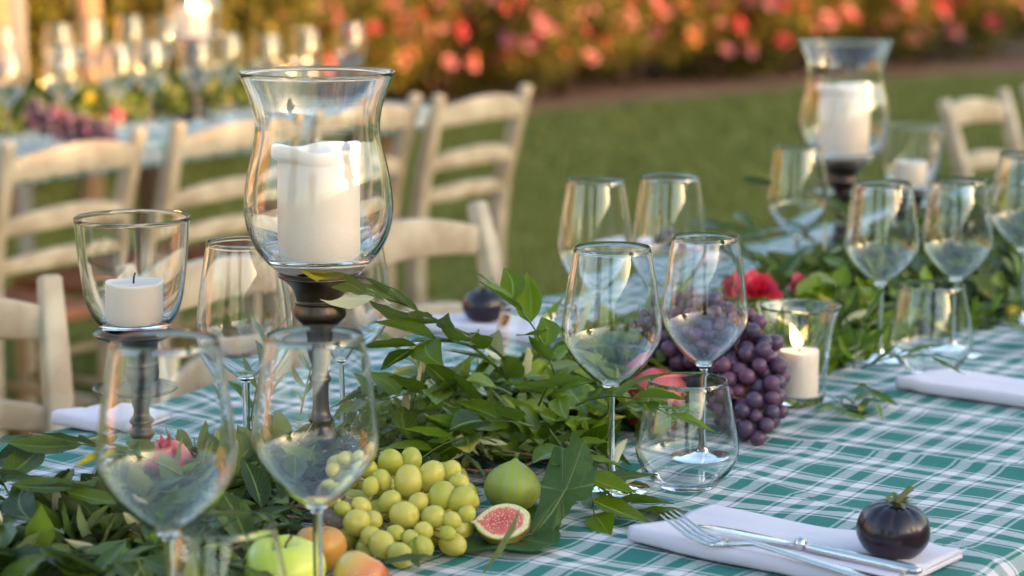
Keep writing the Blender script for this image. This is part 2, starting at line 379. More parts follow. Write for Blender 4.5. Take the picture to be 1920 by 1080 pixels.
# ---------------------------------------------------------------- leaves
def leaf_t(kind, var=0):
    """unit leaf along +X; returns verts, faces, uv"""
    r = random.Random(hash((kind, var)) if False else sum(map(ord, kind)) * 31 + var)
    n = 8
    wd = {'ovate': .58, 'lance': .21, 'ellip': .42, 'round': .65}[kind]
    curl = r.uniform(-.15, .35); fold = r.uniform(.15, .45); twist = r.uniform(-.4, .4); side = r.uniform(-.12, .12)
    vs, uv = [], []
    for i in range(n + 1):
        s = i / n
        if kind == 'ovate': prof = (math.sin(math.pi * s ** .72)) ** .9 * (1 - .25 * s)
        elif kind == 'lance': prof = math.sin(math.pi * s ** .9) ** .8
        elif kind == 'ellip': prof = math.sin(math.pi * s ** .95) ** .75
        else: prof = math.sin(math.pi * s ** 1.1) ** .6
        hw = wd / 2 * max(prof, .012 if i in (0, n) else 0)
        zc = -curl * s * s * .5 ; yc = side * math.sin(math.pi * s); tw = twist * s
        rip = .012 * math.sin(s * 19 + var)
        for j in (-1, -.5, 0, .5, 1):
            y = j * hw; z = abs(j) * hw * fold + rip * abs(j)
            vs.append((s, yc + y * math.cos(tw) - z * math.sin(tw), zc + y * math.sin(tw) + z * math.cos(tw)))
            uv.append((s, (j + 1) / 2))
    fs = []
    for i in range(n):
        for j in range(4):
            a = i * 5 + j; fs.append((a, a + 5, a + 6, a + 1))
    return np.array(vs), np.array(fs), np.array(uv)
LT = {k: [leaf_t(k, v) for v in range(4)] for k in ('ovate', 'lance', 'ellip', 'round')}
LM = {}
def leaf_mesh(kind, var, mat, L):
    key = (kind, var, mat.name)
    if key not in LM:
        v, f, uv = LT[kind][var]
        o = mk('leaf', v, f.tolist(), mat, None, True, uv); LM[key] = o.data; bpy.data.objects.remove(o)
    return LM[key]
def basis(d, up):
    d = d.normalized(); s = up.cross(d)
    if s.length < 1e-3: s = Vector((1, 0, 0)).cross(d)
    s.normalize(); n = d.cross(s)
    return d, s, n
def leaf_M(p, d, up, L, wsc=1.0):
    d, s, n = basis(d, up)
    return Matrix(((d.x * L, s.x * L * wsc, n.x * L, p.x), (d.y * L, s.y * L * wsc, n.y * L, p.y), (d.z * L, s.z * L * wsc, n.z * L, p.z), (0, 0, 0, 1)))
def stuff_leaves(name, items, mat, parent=None):
    """items: list of (kind, var, Matrix)"""
    V, F, UV = [], [], []; b = 0
    for kind, var, Mx in items:
        v, f, uv = LT[kind][var]; A = np.array(Mx)
        V.append(v @ A[:3, :3].T + A[:3, 3]); F.append(f + b); UV.append(uv); b += len(v)
    V = np.concatenate(V); F = np.concatenate(F); UV = np.concatenate(UV)
    me = bpy.data.meshes.new(name); me.vertices.add(len(V)); me.vertices.foreach_set('co', V.astype(np.float32).ravel())
    me.loops.add(F.size); me.loops.foreach_set('vertex_index', F.astype(np.int32).ravel())
    me.polygons.add(len(F)); me.polygons.foreach_set('loop_start', np.arange(0, F.size, 4, dtype=np.int32))
    me.polygons.foreach_set('use_smooth', np.ones(len(F), bool)); me.update(calc_edges=True)
    l = me.uv_layers.new(name='UVMap'); l.data.foreach_set('uv', UV[F.ravel()].astype(np.float32).ravel())
    me.materials.append(mat); o = link(name, me, parent); o['kind'] = 'stuff'; return o
def rvec():
    while True:
        v = Vector((random.uniform(-1, 1), random.uniform(-1, 1), random.uniform(-1, 1)))
        if .05 < v.length < 1: return v.normalized()
def sprig(base, d, L, n, kind, leaf_len, mat, parent=None, droop=.5, lift=.35, spread=.9, stem_r=.0012, objs=True, wsc=1.0, name='sprig', stemmat=None, both=True, minz=TZ + .004):
    """stem curve with alternate leaves; returns (stem object or path, leaf list)"""
    pts = []; dd = d.normalized(); p = Vector(base)
    for i in range(9):
        pts.append(p.copy()); dd = (dd + Vector((0, 0, -droop * .12)) + rvec() * .06).normalized(); p = p + dd * (L / 8)
        if p.z < minz: p.z = minz
    leaves = []
    for k in range(n):
        s = .12 + .88 * k / max(1, n - 1); x = s * 8 - 1e-4; i = min(int(x), 7); q = pts[i].lerp(pts[i + 1], x - i); t = (pts[i + 1] - pts[i]).normalized()
        sd = t.cross(Vector((0, 0, 1)))
        if sd.length < .05: sd = Vector((1, 0, 0))
        sd.normalize(); sg = 1 if k % 2 else -1
        if k == n - 1: ld = t + rvec() * .15
        else: ld = t * (1 - spread * .45) + sd * sg * spread + Vector((0, 0, lift * random.uniform(-.6, 1))) + rvec() * .22
        up = (Vector((0, 0, 1)) + rvec() * .45).normalized()
        LL = leaf_len * random.uniform(.75, 1.15) * (1 - .25 * abs(s - .5))
        tip = q + ld.normalized() * LL
        if tip.z < minz: ld = (ld.normalized() * LL + Vector((0, 0, minz - tip.z))).normalized()
        leaves.append((kind, random.randrange(4), leaf_M(q, ld, up, LL, wsc * random.uniform(.85, 1.15))))
    vs, fs = tube_data(pts, [stem_r * (1 - .6 * i / 8) for i in range(9)], 6)
    if objs:
        st = mk(name, vs, fs, stemmat or M_stem, parent)
        for kd, vr, Mx in leaves: link('leaf', leaf_mesh(kd, vr, mat, 1), st, Mx)
        return st, leaves
    return (vs, fs), leaves
# ---------------------------------------------------------------- trees / bushes
def card_cloud(name, n, sampler, size, mat, parent=None):
    """n two-triangle leaf cards"""
    P0 = sampler(n); a = rng.normal(size=(n, 3)); a /= np.linalg.norm(a, axis=1)[:, None]
    b = rng.normal(size=(n, 3)); b -= (a * b).sum(1)[:, None] * a; b /= np.linalg.norm(b, axis=1)[:, None]
    s = size * rng.uniform(.6, 1.4, n)[:, None]; c = np.cross(a, b) * s * .12
    V = np.stack([P0 - a * s, P0 + b * s * .45 + c, P0 + a * s, P0 - b * s * .45 + c], 1).reshape(-1, 3)
    F = np.arange(4 * n).reshape(-1, 4); UV = np.tile([[0, .5], [.5, 1], [1, .5], [.5, 0]], (n, 1))
    me = bpy.data.meshes.new(name); me.vertices.add(len(V)); me.vertices.foreach_set('co', V.astype(np.float32).ravel())
    me.loops.add(F.size); me.loops.foreach_set('vertex_index', F.astype(np.int32).ravel())
    me.polygons.add(n); me.polygons.foreach_set('loop_start', np.arange(0, 4 * n, 4, dtype=np.int32)); me.update(calc_edges=True)
    l = me.uv_layers.new(name='UVMap'); l.data.foreach_set('uv', UV.astype(np.float32).ravel())
    me.materials.append(mat); o = link(name, me, parent); o['kind'] = 'stuff'; return o
def blob_sampler(blobs):
    blobs = np.array(blobs)                     # x y z rx ry rz
    vol = blobs[:, 3] * blobs[:, 4] * blobs[:, 5]; pr = vol / vol.sum()
    def f(n):
        k = rng.choice(len(blobs), n, p=pr); d = rng.normal(size=(n, 3)); d /= np.linalg.norm(d, axis=1)[:, None]
        r = rng.uniform(.35, 1, n)[:, None] ** .45
        return blobs[k, :3] + d * r * blobs[k, 3:]
    return f
def rose_mesh(name, mat, r=.04):
    vs, fs = [], []
    for k in range(16):
        ring = k // 4; a = k * 2.4; tilt = .25 + .28 * ring; rr = r * (.35 + .2 * ring)
        d = Vector((math.cos(a), math.sin(a), 0)); s = Vector((-d.y, d.x, 0)); up = Vector((0, 0, 1))
        base = Vector((0, 0, -r * .35)); b = len(vs)
        for i in range(4):
            q = i / 3; out = d * rr * (q ** .7) * (1 + .3 * q) * math.sin(tilt + .5) * 1.3 + up * (r * 1.05 * q * math.cos(tilt * .8))
            hw = r * .62 * math.sin(math.pi * (.12 + .62 * q))
            for j in (-1, 0, 1): vs.append(base + out + s * j * hw - d * abs(j) * hw * .35 + up * (-.1 * r * q * q * abs(j)))
        for i in range(3):
            for j in range(2): x = b + i * 3 + j; fs.append((x, x + 3, x + 4, x + 1))
    o = mk(name, vs, fs, mat); me = o.data; bpy.data.objects.remove(o); return me
ROSES = [rose_mesh('blossom', M_rose, .032), rose_mesh('blossom', M_rosepink, .032), rose_mesh('blossom', M_roseor, .03)]
bush_protos = []
for v in range(3):
    e = empty('rose_bush', (0, 0, 0))
    bl = [(random.uniform(-.5, .5), random.uniform(-.35, .35), random.uniform(.25, .9), random.uniform(.22, .34), random.uniform(.22, .34), random.uniform(.22, .36)) for _ in range(12)]
    card_cloud('foliage', 5200, blob_sampler(bl), .030, M_bush, e)
    vs, fs = [], []
    for k in range(7):
        a = random.uniform(0, 6.28); tube_data([(.05 * math.cos(a), .05 * math.sin(a), 0), (.18 * math.cos(a), .15 * math.sin(a), .4), (.4 * math.cos(a), .3 * math.sin(a), .9)], [.014, .01, .005], 5, True, vs, fs)
    mk('cane', vs, fs, M_wood, e)
    for k in range(72):
        b = random.choice(bl); a = random.uniform(math.pi * .9, math.pi * 2.1)
        p = Vector((b[0] + b[3] * math.cos(a), b[1] + b[4] * math.sin(a), b[2] + b[5] * random.uniform(-.4, .9)))
        if p.z < .25: continue
        if p.z > .75 and random.random() < .75: p.z = random.uniform(.28, .7)
        s = random.uniform(.6, 1.3)
        link('blossom', ROSES[random.choice((0, 0, 1, 1, 2))], e, Matrix.Translation(p) @ (Vector((math.cos(a), math.sin(a), random.uniform(.1, 1))).to_track_quat('Z', 'Y').to_matrix().to_4x4()) @ Matrix.Scale(s, 4))
    bush_protos.append(e)
used = [False] * 3; bi = 0
for row, (q, st) in enumerate(((.35, .82), (1.25, .95), (2.3, 1.1))):
    s = -5.2 + row * .35
    while s < 6.4:
        v = bi % 3; e = bush_protos[v] if not used[v] else copy_tree(bush_protos[v]); used[v] = True
        p = bed(s + random.uniform(-.1, .1), q + random.uniform(-.15, .15))
        e.location = p; k = random.uniform(.85, 1.15) * (1 + .12 * row); e.scale = (k * random.choice((-1, 1)), k, k * random.uniform(.85, 1.15) * (.75 if s > 3.2 and row == 0 else 1))
        e.rotation_euler = (0, 0, math.atan2(bd.y, bd.x) + random.uniform(-.3, .3))
        tag(e, ('front', 'middle', 'back')[row] + ' row rose bush with coral and pink blossoms beyond the lawn', 'rose bush', 'rose bushes in the ' + ('front', 'middle', 'back')[row] + ' row of the bed')
        bi += 1; s += st
# tall shrubs and a tree line behind the bed
def tree(loc, h, r, label, group=None, n=9000, size=.12, trunk_r=.12, crown0=.35, name='tree'):
    e = empty(name, loc, random.uniform(0, 6), label, 'tree', group)
    bl = []
    for k in range(16):
        a = random.uniform(0, 6.28); q = random.uniform(0, .7) * r; bl.append((q * math.cos(a), q * math.sin(a), random.uniform(crown0 + .12, .9) * h, r * random.uniform(.3, .5), r * random.uniform(.3, .5), h * random.uniform(.08, .16)))
    card_cloud('crown', n, blob_sampler(bl), size, M_bush, e)
    vs, fs = tube_data([(0, 0, -.05), (.02, 0, h * .2), (-.03, .02, h * .45), (0, 0, h * .8)], [trunk_r * 1.25, trunk_r, trunk_r * .8, trunk_r * .35], 12)
    for k in range(6):
        a = k * 1.05; tube_data([(0, 0, h * (.3 + .06 * k)), (.25 * r * math.cos(a), .25 * r * math.sin(a), h * (.42 + .06 * k)), (.6 * r * math.cos(a), .6 * r * math.sin(a), h * (.55 + .05 * k))], [trunk_r * .5, trunk_r * .35, .02], 6, True, vs, fs)
    mk('trunk', vs, fs, M_bark, e); return e
for k in range(7):
    p = bed(-9 + k * 3.1, 9 + random.uniform(-.5, .5))
    tree((p.x, p.y, 0), random.uniform(4.2, 5.4), 2.1, ORD[k] + ' leafy garden tree from the left behind the rose bed', 'trees behind the rose bed', 9000, .10, .1, .02)
# yellow-green shrubs on the far left, lit by the low sun
for k, (x, y, d, hh, lab) in enumerate(((60, 60, 10.2, 1.5, 'sunlit yellow-green shrub between the grey post and the glowing trunk'), (255, 60, 10.8, 1.6, 'sunlit amber shrub right of the glowing trunk'), (-60, 60, 9.6, 1.7, 'sunlit shrub at the left border behind the far table'), (420, 60, 11.6, 1.3, 'low olive-green shrub behind the tall lit candle lamp'))):
    q = PD(x, y, d); e = empty('garden_shrub', (q.x, q.y, 0), k, lab, 'shrub')
    bl = [(random.uniform(-.35, .35), random.uniform(-.35, .35), random.uniform(.2, .95) * hh, .3, .3, .32) for _ in range(14)]
    card_cloud('foliage', 6500, blob_sampler(bl), .035, leafm2 if k > 90 else M_bush, e)
    vs, fs = [], []
    for j in range(5): tube_data([(0, 0, 0), (.1 * math.cos(j), .1 * math.sin(j), .5), (.3 * math.cos(j * 1.3), .3 * math.sin(j * 1.3), hh)], [.02, .014, .006], 6, True, vs, fs)
    mk('stem', vs, fs, M_wood, e)
q = PD(163, 100, 9.0)
vs, fs = tube_data([(0, 0, -.05), (.01, 0, .5), (0, .02, 1.2), (-.04, .03, 2.2), (0, 0, 3.4)], [.075, .055, .052, .05, .03], 14)
tr = empty('garden_tree', (q.x, q.y, 0), 0, 'slim tree trunk glowing orange in the low sun behind the far table', 'tree')
mk('trunk', vs, fs, M_bark, tr)
card_cloud('crown', 7000, blob_sampler([(random.uniform(-.7, .7), random.uniform(-.7, .7), random.uniform(2.5, 3.9), .5, .5, .4) for _ in range(12)]), .06, M_bush, tr)
q = PD(36, 100, 8.2)
e = empty('garden_post', (q.x, q.y, 0), .2, 'slender grey post at the upper left beside the orange trunk', 'post')
o = mk('shaft', *box_data(-.025, .025, -.025, .025, 0, 2.3), M_post, e, False); bevel_mesh(o, .004)
o = mk('cap', *box_data(-.035, .035, -.035, .035, 2.302, 2.33), M_post, e, False)
q = PD(4, 100, 8.8)
vs, fs = tube_data([(0, 0, -.05), (0, .01, .8), (.02, 0, 2.4)], [.06, .045, .03], 12)
tr = empty('garden_tree', (q.x, q.y, 0), 0, 'thin sunlit trunk cut by the left picture border', 'tree'); mk('trunk', vs, fs, M_bark, tr)
card_cloud('crown', 5000, blob_sampler([(random.uniform(-.5, .5), random.uniform(-.5, .5), random.uniform(2.1, 3.2), .45, .45, .4) for _ in range(9)]), .06, M_bush, tr)
# ---------------------------------------------------------------- unseen wall, house and trees added for shade and reflections
S0 = Vector((math.sin(R(SUN_AZ)), math.cos(R(SUN_AZ)), 0)); S1 = Vector((-S0.y, S0.x, 0))
def SW(s, t, z=0): q = S0 * s + S1 * t; return (q.x, q.y, z)
WS, WH = 9.5, 2.69
ew = empty('shade_wall', (0, 0, 0), 0, 'unseen stone wall added on the right to shade the near table', 'wall')  # unseen wall added to keep the low sun off the near table
def oriented_box(s0, s1, t0, t1, z0, z1):
    vs = [SW(s, t, z) for z in (z0, z1) for s, t in ((s0, t0), (s1, t0), (s1, t1), (s0, t1))]
    return vs, [(3, 2, 1, 0), (4, 5, 6, 7), (0, 1, 5, 4), (1, 2, 6, 5), (2, 3, 7, 6), (3, 0, 4, 7)]
mk('masonry', *oriented_box(WS, WS + .35, -14, 26, 0, WH - .06), M_stonew, ew, False)
mk('coping', *oriented_box(WS - .05, WS + .4, -14.05, 26.05, WH - .058, WH), M_stonew, ew, False)
# unseen ochre house, added for the warm strip reflected in the glasses
eh = empty('unseen_house', (-9.5, 5, 0), 0, 'ochre plastered farmhouse added left of the tables for warm reflections', 'house')
mk('wall', *box_data(-4, 0, -3.5, 8, 0, 3.4), M_plaster, eh, False)
mk('roof', [(-4.4, -3.9, 3.42), (.4, -3.9, 3.42), (.4, 8.4, 3.42), (-4.4, 8.4, 3.42), (-2, -3.9, 4.9), (-2, 8.4, 4.9)], [(0, 3, 2, 1), (0, 1, 4), (1, 2, 5, 4), (2, 3, 5), (3, 0, 4, 5)], M_tile, eh, False)
for y in (-2, 1.2, 4.4, 6.6):
    wdo = mk('window', *box_data(.003, .05, y, y + .9, 1.0, 2.3), M_dark, eh, False)
    mk('sill', *box_data(.003, .12, y - .08, y + .98, .93, .995), M_stonew, wdo, False)
for k, (x, y, hh) in enumerate(((-7.5, -7, 6), (-1.2, -12.5, 6), (10.9, -5.1, 6.5))):  # unseen trees added to darken and bound what the glasses reflect
    tree((x, y, 0), hh, 1.9, ('unseen large tree added behind and left of the viewer to darken reflections', 'unseen large tree added straight behind the viewer to darken reflections', 'unseen tall tree added beyond the shading wall to bound the bright reflection')[k], 'unseen trees added for the reflections', 9000, .28, .16, .05)
# ---------------------------------------------------------------- grass
def grass(n, name):
    x = rng.uniform(0, 1, n); d = rng.uniform(4.2, 17, n); X = (-.25 + .52 * x) * d; keep = np.ones(n, bool)
    Y = d; bq = (X - BA.x) * bn.x + (Y - BA.y) * bn.y; keep = bq < -.4; X, Y, d = X[keep], Y[keep], d[keep]; n = len(X)
    a = rng.uniform(0, 6.28, n); h = rng.uniform(.02, .045, n); wv = .0025 * (d / 5); lean = rng.normal(size=(n, 2)) * .014
    dx, dy = np.cos(a) * wv, np.sin(a) * wv; z = np.zeros(n)
    V = np.stack([np.stack([X - dx, Y - dy, z], 1), np.stack([X + dx, Y + dy, z], 1), np.stack([X + lean[:, 0], Y + lean[:, 1], h], 1)], 1).reshape(-1, 3)
    me = bpy.data.meshes.new(name); me.vertices.add(len(V)); me.vertices.foreach_set('co', V.astype(np.float32).ravel())
    me.loops.add(3 * n); me.loops.foreach_set('vertex_index', np.arange(3 * n, dtype=np.int32)); me.polygons.add(n); me.polygons.foreach_set('loop_start', np.arange(0, 3 * n, 3, dtype=np.int32)); me.update(calc_edges=True)
    l = me.uv_layers.new(name='UVMap'); me.materials.append(M_grass); o = link(name, me)
    tag(o, 'short green grass growing on the lawn', 'grass', None, 'stuff'); return o
M_grass, t_, b_ = newmat('grass_blade'); g_ = N(t_, 'ShaderNodeNewGeometry')
t_.links.new(mixc(t_, g_.outputs['Random Per Island'], (.065, .11, .012), (.19, .19, .03)), b_.inputs['Base Color']); b_.inputs['Roughness'].default_value = .6
grass(150000, 'grass')
# ---------------------------------------------------------------- tables
def draped_table(name, O, U, V, u0, u1, W, label, clabel, wavef=None, du=.012, drop=.28):
    e = empty(name, (O + U * (u0 + u1) / 2 + V * W / 2), math.atan2(U.y, U.x), label, 'table')
    L = u1 - u0
    o = mk('table_top', *box_data(-L / 2 + .006, L / 2 - .006, -W / 2 + .006, W / 2 - .006, TZ - .032, TZ - .0065), M_wood, e, False)
    for sx in (-1, 1):
        for sy in (-1, 1):
            mk('leg', *box_data(sx * (L / 2 - .12) - .03, sx * (L / 2 - .12) + .03, sy * (W / 2 - .09) - .03, sy * (W / 2 - .09) + .03, 0, TZ - .034), M_wood, e, False)
    # cloth: grid in unfolded coordinates, rounded over the edges
    r = .022
    us = list(np.arange(u0 - drop, u1 + drop + 1e-6, du * 1.4)); vsn = list(np.arange(-drop, W + drop + 1e-6, du))
    def fold(x, a, b):
        """unfolded coordinate -> (position, drop)"""
        for sgn, edge in ((-1, a), (1, b)):
            d = (x - edge) * sgn + r * .3
            if d > 0:
                arc = r * math.pi / 2
                if d < arc: t = d / r; return edge - sgn * r * .3 + sgn * r * math.sin(t), r * (1 - math.cos(t))
                return edge - sgn * r * .3 + sgn * r, r + (d - arc)
        return x, 0
    verts, uvs = [], []
    for u in us:
        pu, hu = fold(u, u0, u1)
        for v in vsn:
            pv, hv = fold(v, 0, W)
            z = TZ - max(hu, hv) if min(hu, hv) < .02 else TZ - max(hu, hv)
            k = max(hu, hv); rip = 0
            if k > .03: rip = .010 * min(1, (k - .03) / .12) * (math.sin(u * 26 + v * 3) + .6 * math.sin(v * 31 + 1) + .5)
            if hu > .03: pu2 = pu + (rip + .01 * (k > .1)) * (1 if u > u1 - .1 else -1)
            else: pu2 = pu
            pv2 = pv + (rip * (1 if v > W / 2 else -1) if hv > .03 else 0)
            if wavef and k < .03: z += wavef(u, v)
            verts.append(O + U * pu2 + V * pv2 + Vector((0, 0, z - 0))); uvs.append((u, v))
    nv = len(vsn); fs = [(i * nv + j, (i + 1) * nv + j, (i + 1) * nv + j + 1, i * nv + j + 1) for i in range(len(us) - 1) for j in range(nv - 1)]
    o = mk(name.replace('table', 'tablecloth') if 'table' in name else 'tablecloth', verts, fs, M_cloth, None, True, uvs); o.name = 'tablecloth'
    return e, tag(o, clabel, 'tablecloth')
draped_table('dining_table', O1, U1, V1, -1.62, 2.85, .965, 'long dining table in the foreground under the nearer plaid cloth', 'green and white plaid tablecloth on the near table with glasses and fruit', wave, .0085)
O2 = P(290, 262, TZ); O2.z = 0; U2 = Vector((.55, .835, 0)).normalized(); V2 = Vector((-U2.y, U2.x, 0))
draped_table('dining_table', O2, U2, V2, -3.2, 1.06, .95, 'second long dining table behind the row of cream chairs', 'plaid tablecloth on the blurred second table at upper left', None, .02, .06)
# ---------------------------------------------------------------- chairs
def chair_proto():
    e = empty('ladder_back_chair', (0, 0, 0)); sx = Vector((1, 0, 0)); hgt = .83
    for s in (-1, 1):
        path = [(s * .158, -.185, 0), (s * .160, -.180, .25), (s * .162, -.180, .46), (s * .166, -.198, .60), (s * .172, -.232, .73), (s * .177, -.262, hgt)]
        o = mk('back_post', *sweep_box(path, [.028, .032, .036, .034, .032, .027], [.034, .036, .038, .034, .030, .024], sx), M_chair, e); bevel_mesh(o, .006, 3)
        o = mk('front_leg', *sweep_box([(s * .185, .175, 0), (s * .185, .175, .455)], .032, .032, sx), M_chair, e); bevel_mesh(o, .005)
        for z in (.14, .27): mk('stretcher', *tube_data([(s * .162, -.165, z), (s * .184, .160, z)], .0095, 8), M_chair, e)
    for z in (.17, .30): mk('stretcher', *tube_data([(-.17, .175, z), (.17, .175, z)], .0095, 8), M_chair, e)
    mk('stretcher', *tube_data([(-.145, -.182, .2), (.145, -.182, .2)], .0095, 8), M_chair, e)
    for (zc, hc, yb, hw, arch) in ((.783, .058, -.252, .168, .016), (.672, .042, -.220, .163, .014), (.592, .036, -.198, .158, .012)):
        n = 12; vs, fs = [], []
        for i in range(n + 1):
            x = -1 + 2 * i / n; q = 1 - x * x; y = yb - .028 * q; h = hc * (.72 + .28 * q) / 2; z = zc + arch * (q - .5)
            for dy, dz in ((-.008, -h), (.008, -h), (.008, h), (-.008, h)): vs.append(Vector((x * (hw - .004), y + dy, z + dz)))
        for i in range(n):
            for k in range(4): a = i * 4; fs.append((a + k, a + (k + 1) % 4, a + 4 + (k + 1) % 4, a + 4 + k))
        fs += [(3, 2, 1, 0), tuple(n * 4 + k for k in range(4))]
        o = mk('back_rail', vs, fs, M_chair, e); bevel_mesh(o, .004)
    o = mk('seat', [(-.165, -.175, .452), (.165, -.175, .452), (.20, .20, .452), (-.20, .20, .452), (-.165, -.175, .478), (.165, -.175, .478), (.20, .20, .478), (-.20, .20, .478)], [(3, 2, 1, 0), (4, 5, 6, 7), (0, 1, 5, 4), (1, 2, 6, 5), (2, 3, 7, 6), (3, 0, 4, 7)], M_rush, e); bevel_mesh(o, .009, 3)
    return e
CH = chair_proto(); ch_used = False
def chair(mid, f, label, group, extra=0):
    """mid: middle of the two post tops on the ground; f: facing"""
    global ch_used
    e = CH if not ch_used else copy_tree(CH); ch_used = True
    f = f.normalized(); rz = math.atan2(-f.x, f.y) + extra
    f = Vector((-math.sin(rz), math.cos(rz), 0))
    e.location = Vector((mid.x, mid.y, 0)) + f * .262; e.rotation_euler = (0, 0, rz); tag(e, label, 'chair', group)
def pm(a, b, z=.83): p, q = P(*a, z), P(*b, z); return (p + q) / 2
g1 = 'cream chairs along the far side of the near table'; g2 = 'cream chairs in front of the second table'
r0 = P(92, 516, .83); chair(r0 - (Matrix.Rotation(-.5, 3, 'Z') @ U1) * .177, V1, 'cream chair at the lower left picture border beside the folded napkin', g1, -.5)
r2 = P(893, 378, .83); chair(r2 - U1 * .177, V1, 'cream chair right of the big candle lamp at the near table', g1, .0)
m1 = (r0 + r2) / 2 - U1 * .177; chair(m1 + V1 * .02, V1, 'cream chair seen through the small candle lamp and the wine glass beside it', g1, .05)
rr = P(1872, 168, .83); chair(rr - U1 * .15, V1, 'cream chair on the lawn side at the right, left of the cut one', g1)
chair(rr + U1 * .36, V1, 'cream chair cut by the right picture border', g1)
chair(pm((18, 272), (258, 236)), V2, 'blurred cream chair at the left border backing towards the camera', g2)
chair(pm((338, 232), (540, 202)), V2, 'blurred cream chair just left of the big candle lamp', g2)
mC = P(772, 178, .83) - U1 * .16; chair(mC, V2, 'blurred cream chair half hidden behind the big candle lamp', g2)
chair(pm((824, 178), (988, 160)), V2, 'blurred cream chair with sunlit orange top rail standing on the lawn side', g2, -.02)
mA = pm((18, 272), (258, 236)); chair(mA - U1 * .46, V2, 'cream chair mostly outside the left border in front of the second table', g2)
# ---------------------------------------------------------------- glassware
def shell(outer, th0, bottom_in, kb=0):
    """closed glass profile from outer profile (bottom axis -> rim) with wall th; inner bottom at bottom_in"""
    inner = []
    n = len(outer); za, zb_ = outer[0][1], outer[-1][1]; th = th0
    for i in range(n - 1, -1, -1):
        r, z = outer[i]; th = th0 * (1 + kb * (1 - (z - za) / (zb_ - za)) ** 4)
        a = outer[max(0, i - 1)]; b = outer[min(n - 1, i + 1)]; tx, tz = b[0] - a[0], b[1] - a[1]; l = math.hypot(tx, tz) or 1
        ri, zi = r - th * tz / l, z + th * tx / l
        if i == n - 1: zi = z
        if ri > .002 and zi > bottom_in: inner.append((ri, zi))
    rim_r, rim_z = outer[-1]; th = th0
    ri, zi = inner[-1]
    out = list(outer) + [(rim_r - th * .15, rim_z + th * .35), (rim_r - th * .85, rim_z + th * .35)] + inner
    out += [(ri * .7, bottom_in + (zi - bottom_in) * .25), (ri * .35, bottom_in + .0003), (0, bottom_in)]
    return out
def wine_protos(seg=64):
    e = empty('wine_glass', (0, 0, 0))
    bowl = smooth_prof([(0, .0905), (.0045, .091), (.010, .0955), (.0215, .1045), (.034, .1175), (.0425, .131), (.0452, .1435), (.0444, .156), (.0405, .185), (.0345, .2185)], 5)
    lathe('bowl', shell(bowl, .0009, .0965, 1.6), M_glass, e, seg)
    st = smooth_prof([(.0042, .0902), (.0036, .085), (.0034, .06), (.0035, .03), (.0048, .014), (.0075, .0075)], 4)
    lathe('stem', [(0, .0902)] + st + [(0, .0075)], M_glass, e, 24)
    lathe('foot', [(0, .0072), (.0085, .0071), (.014, .0045), (.024, .0028), (.035, .0018), (.0362, .0012), (.0358, .0004), (.030, 0), (0, 0)], M_glass, e, seg)
    return e
WG = wine_protos(); wg_used = False
def wine(x, y, d, label, group='wine glasses on the near table', sh=1.0, sr=1.0, base=None):
    global wg_used
    e = WG if not wg_used else copy_tree(WG); wg_used = True
    p = base if base is not None else PD(x, y, d)
    z = zt(p) if base is None else base.z
    e.location = (p.x, p.y, z); e.scale = (sr, sr, sh); e.rotation_euler = (0, 0, random.uniform(0, 6)); tag(e, label, 'wine glass', group); return e
def at(x, d): return x, 540, d
def wine_rim(x, yr, h, d, label, sr=1.0, group='wine glasses on the near table'):
    """axis x at rim row yr, depth d"""
    p = PD(x, yr, d); return wine(0, 0, 0, label, group, h / .2185, sr, Vector((p.x, p.y, zt(p))))
wine_rim(308, 640, .232, 1.53, 'largest wine glass at lower left, nearest the camera', 1.04)
wine_rim(590, 632, .2185, 1.625, 'near wine glass in front of the big candlestick stem', 1.0)
wine_rim(1148, 465, .2185, 2.04, 'sharp wine glass left of the stemless tumbler at the centre', .98)
wine_rim(1323, 456, .2115, 2.13, 'wine glass standing in front of the purple grapes', .88)
wine_rim(1117, 338, .2185, 2.53, 'blurred wine glass behind the sharp centre glass, left one of two', .90)
wine_rim(1257, 333, .2185, 2.555, 'blurred wine glass behind the grapes glass, right one of two', .91)
wine_rim(1656, 347, .203, 2.63, 'wine glass at right, left one of the pair before the small candle lamp', .93)
wine_rim(1798, 345, .203, 2.67, 'wine glass at right, right one of the pair before the small candle lamp', .90)
wine_rim(1497, 275, .205, 3.02, 'blurred wine glass left of the far tall candle lamp', .88)
wine_rim(1925, 290, .21, 2.88, 'wine glass cut by the right picture border', .95)
wine_rim(456, 457, .2185, 2.08, 'wine glass between the small and the big candle lamp', .95)
wine_rim(648, 452, .215, 2.16, 'wine glass half hidden behind the big candlestick', .93)
TP = smooth_prof([(0, 0), (.020, .0002), (.0265, .002), (.032, .008), (.0415, .020), (.0462, .032), (.0455, .045), (.0415, .068), (.0352, .0985)], 5)
def tumbler_proto():
    return lathe('tumbler', shell(TP, .0012, .0085, 2.0), M_glass, None, 64)
TB = tumbler_proto(); tb_used = False
def tumbler(x, yr, d, label, s=1.0):
    global tb_used
    o = TB if not tb_used else TB.copy()
    if tb_used: C.objects.link(o)
    tb_used = True; p = PD(x, yr, d); o.location = (p.x, p.y, zt(p) + .0005); o.scale = (s, s, s)
    tag(o, label, 'tumbler', 'stemless tumblers on the near table')
tumbler(1290, 722, 2.055, 'stemless tumbler beside the fork tines at the centre right')
tumbler(420, 1008, 1.56, 'stemless tumbler in front of the green apple at the bottom border')
tumbler(1748, 545, 2.56, 'stemless tumbler behind the right napkin under the wine glass pair')
tumbler(1002, 592, 2.42, 'stemless tumbler behind the garland left of the sharp wine glass')
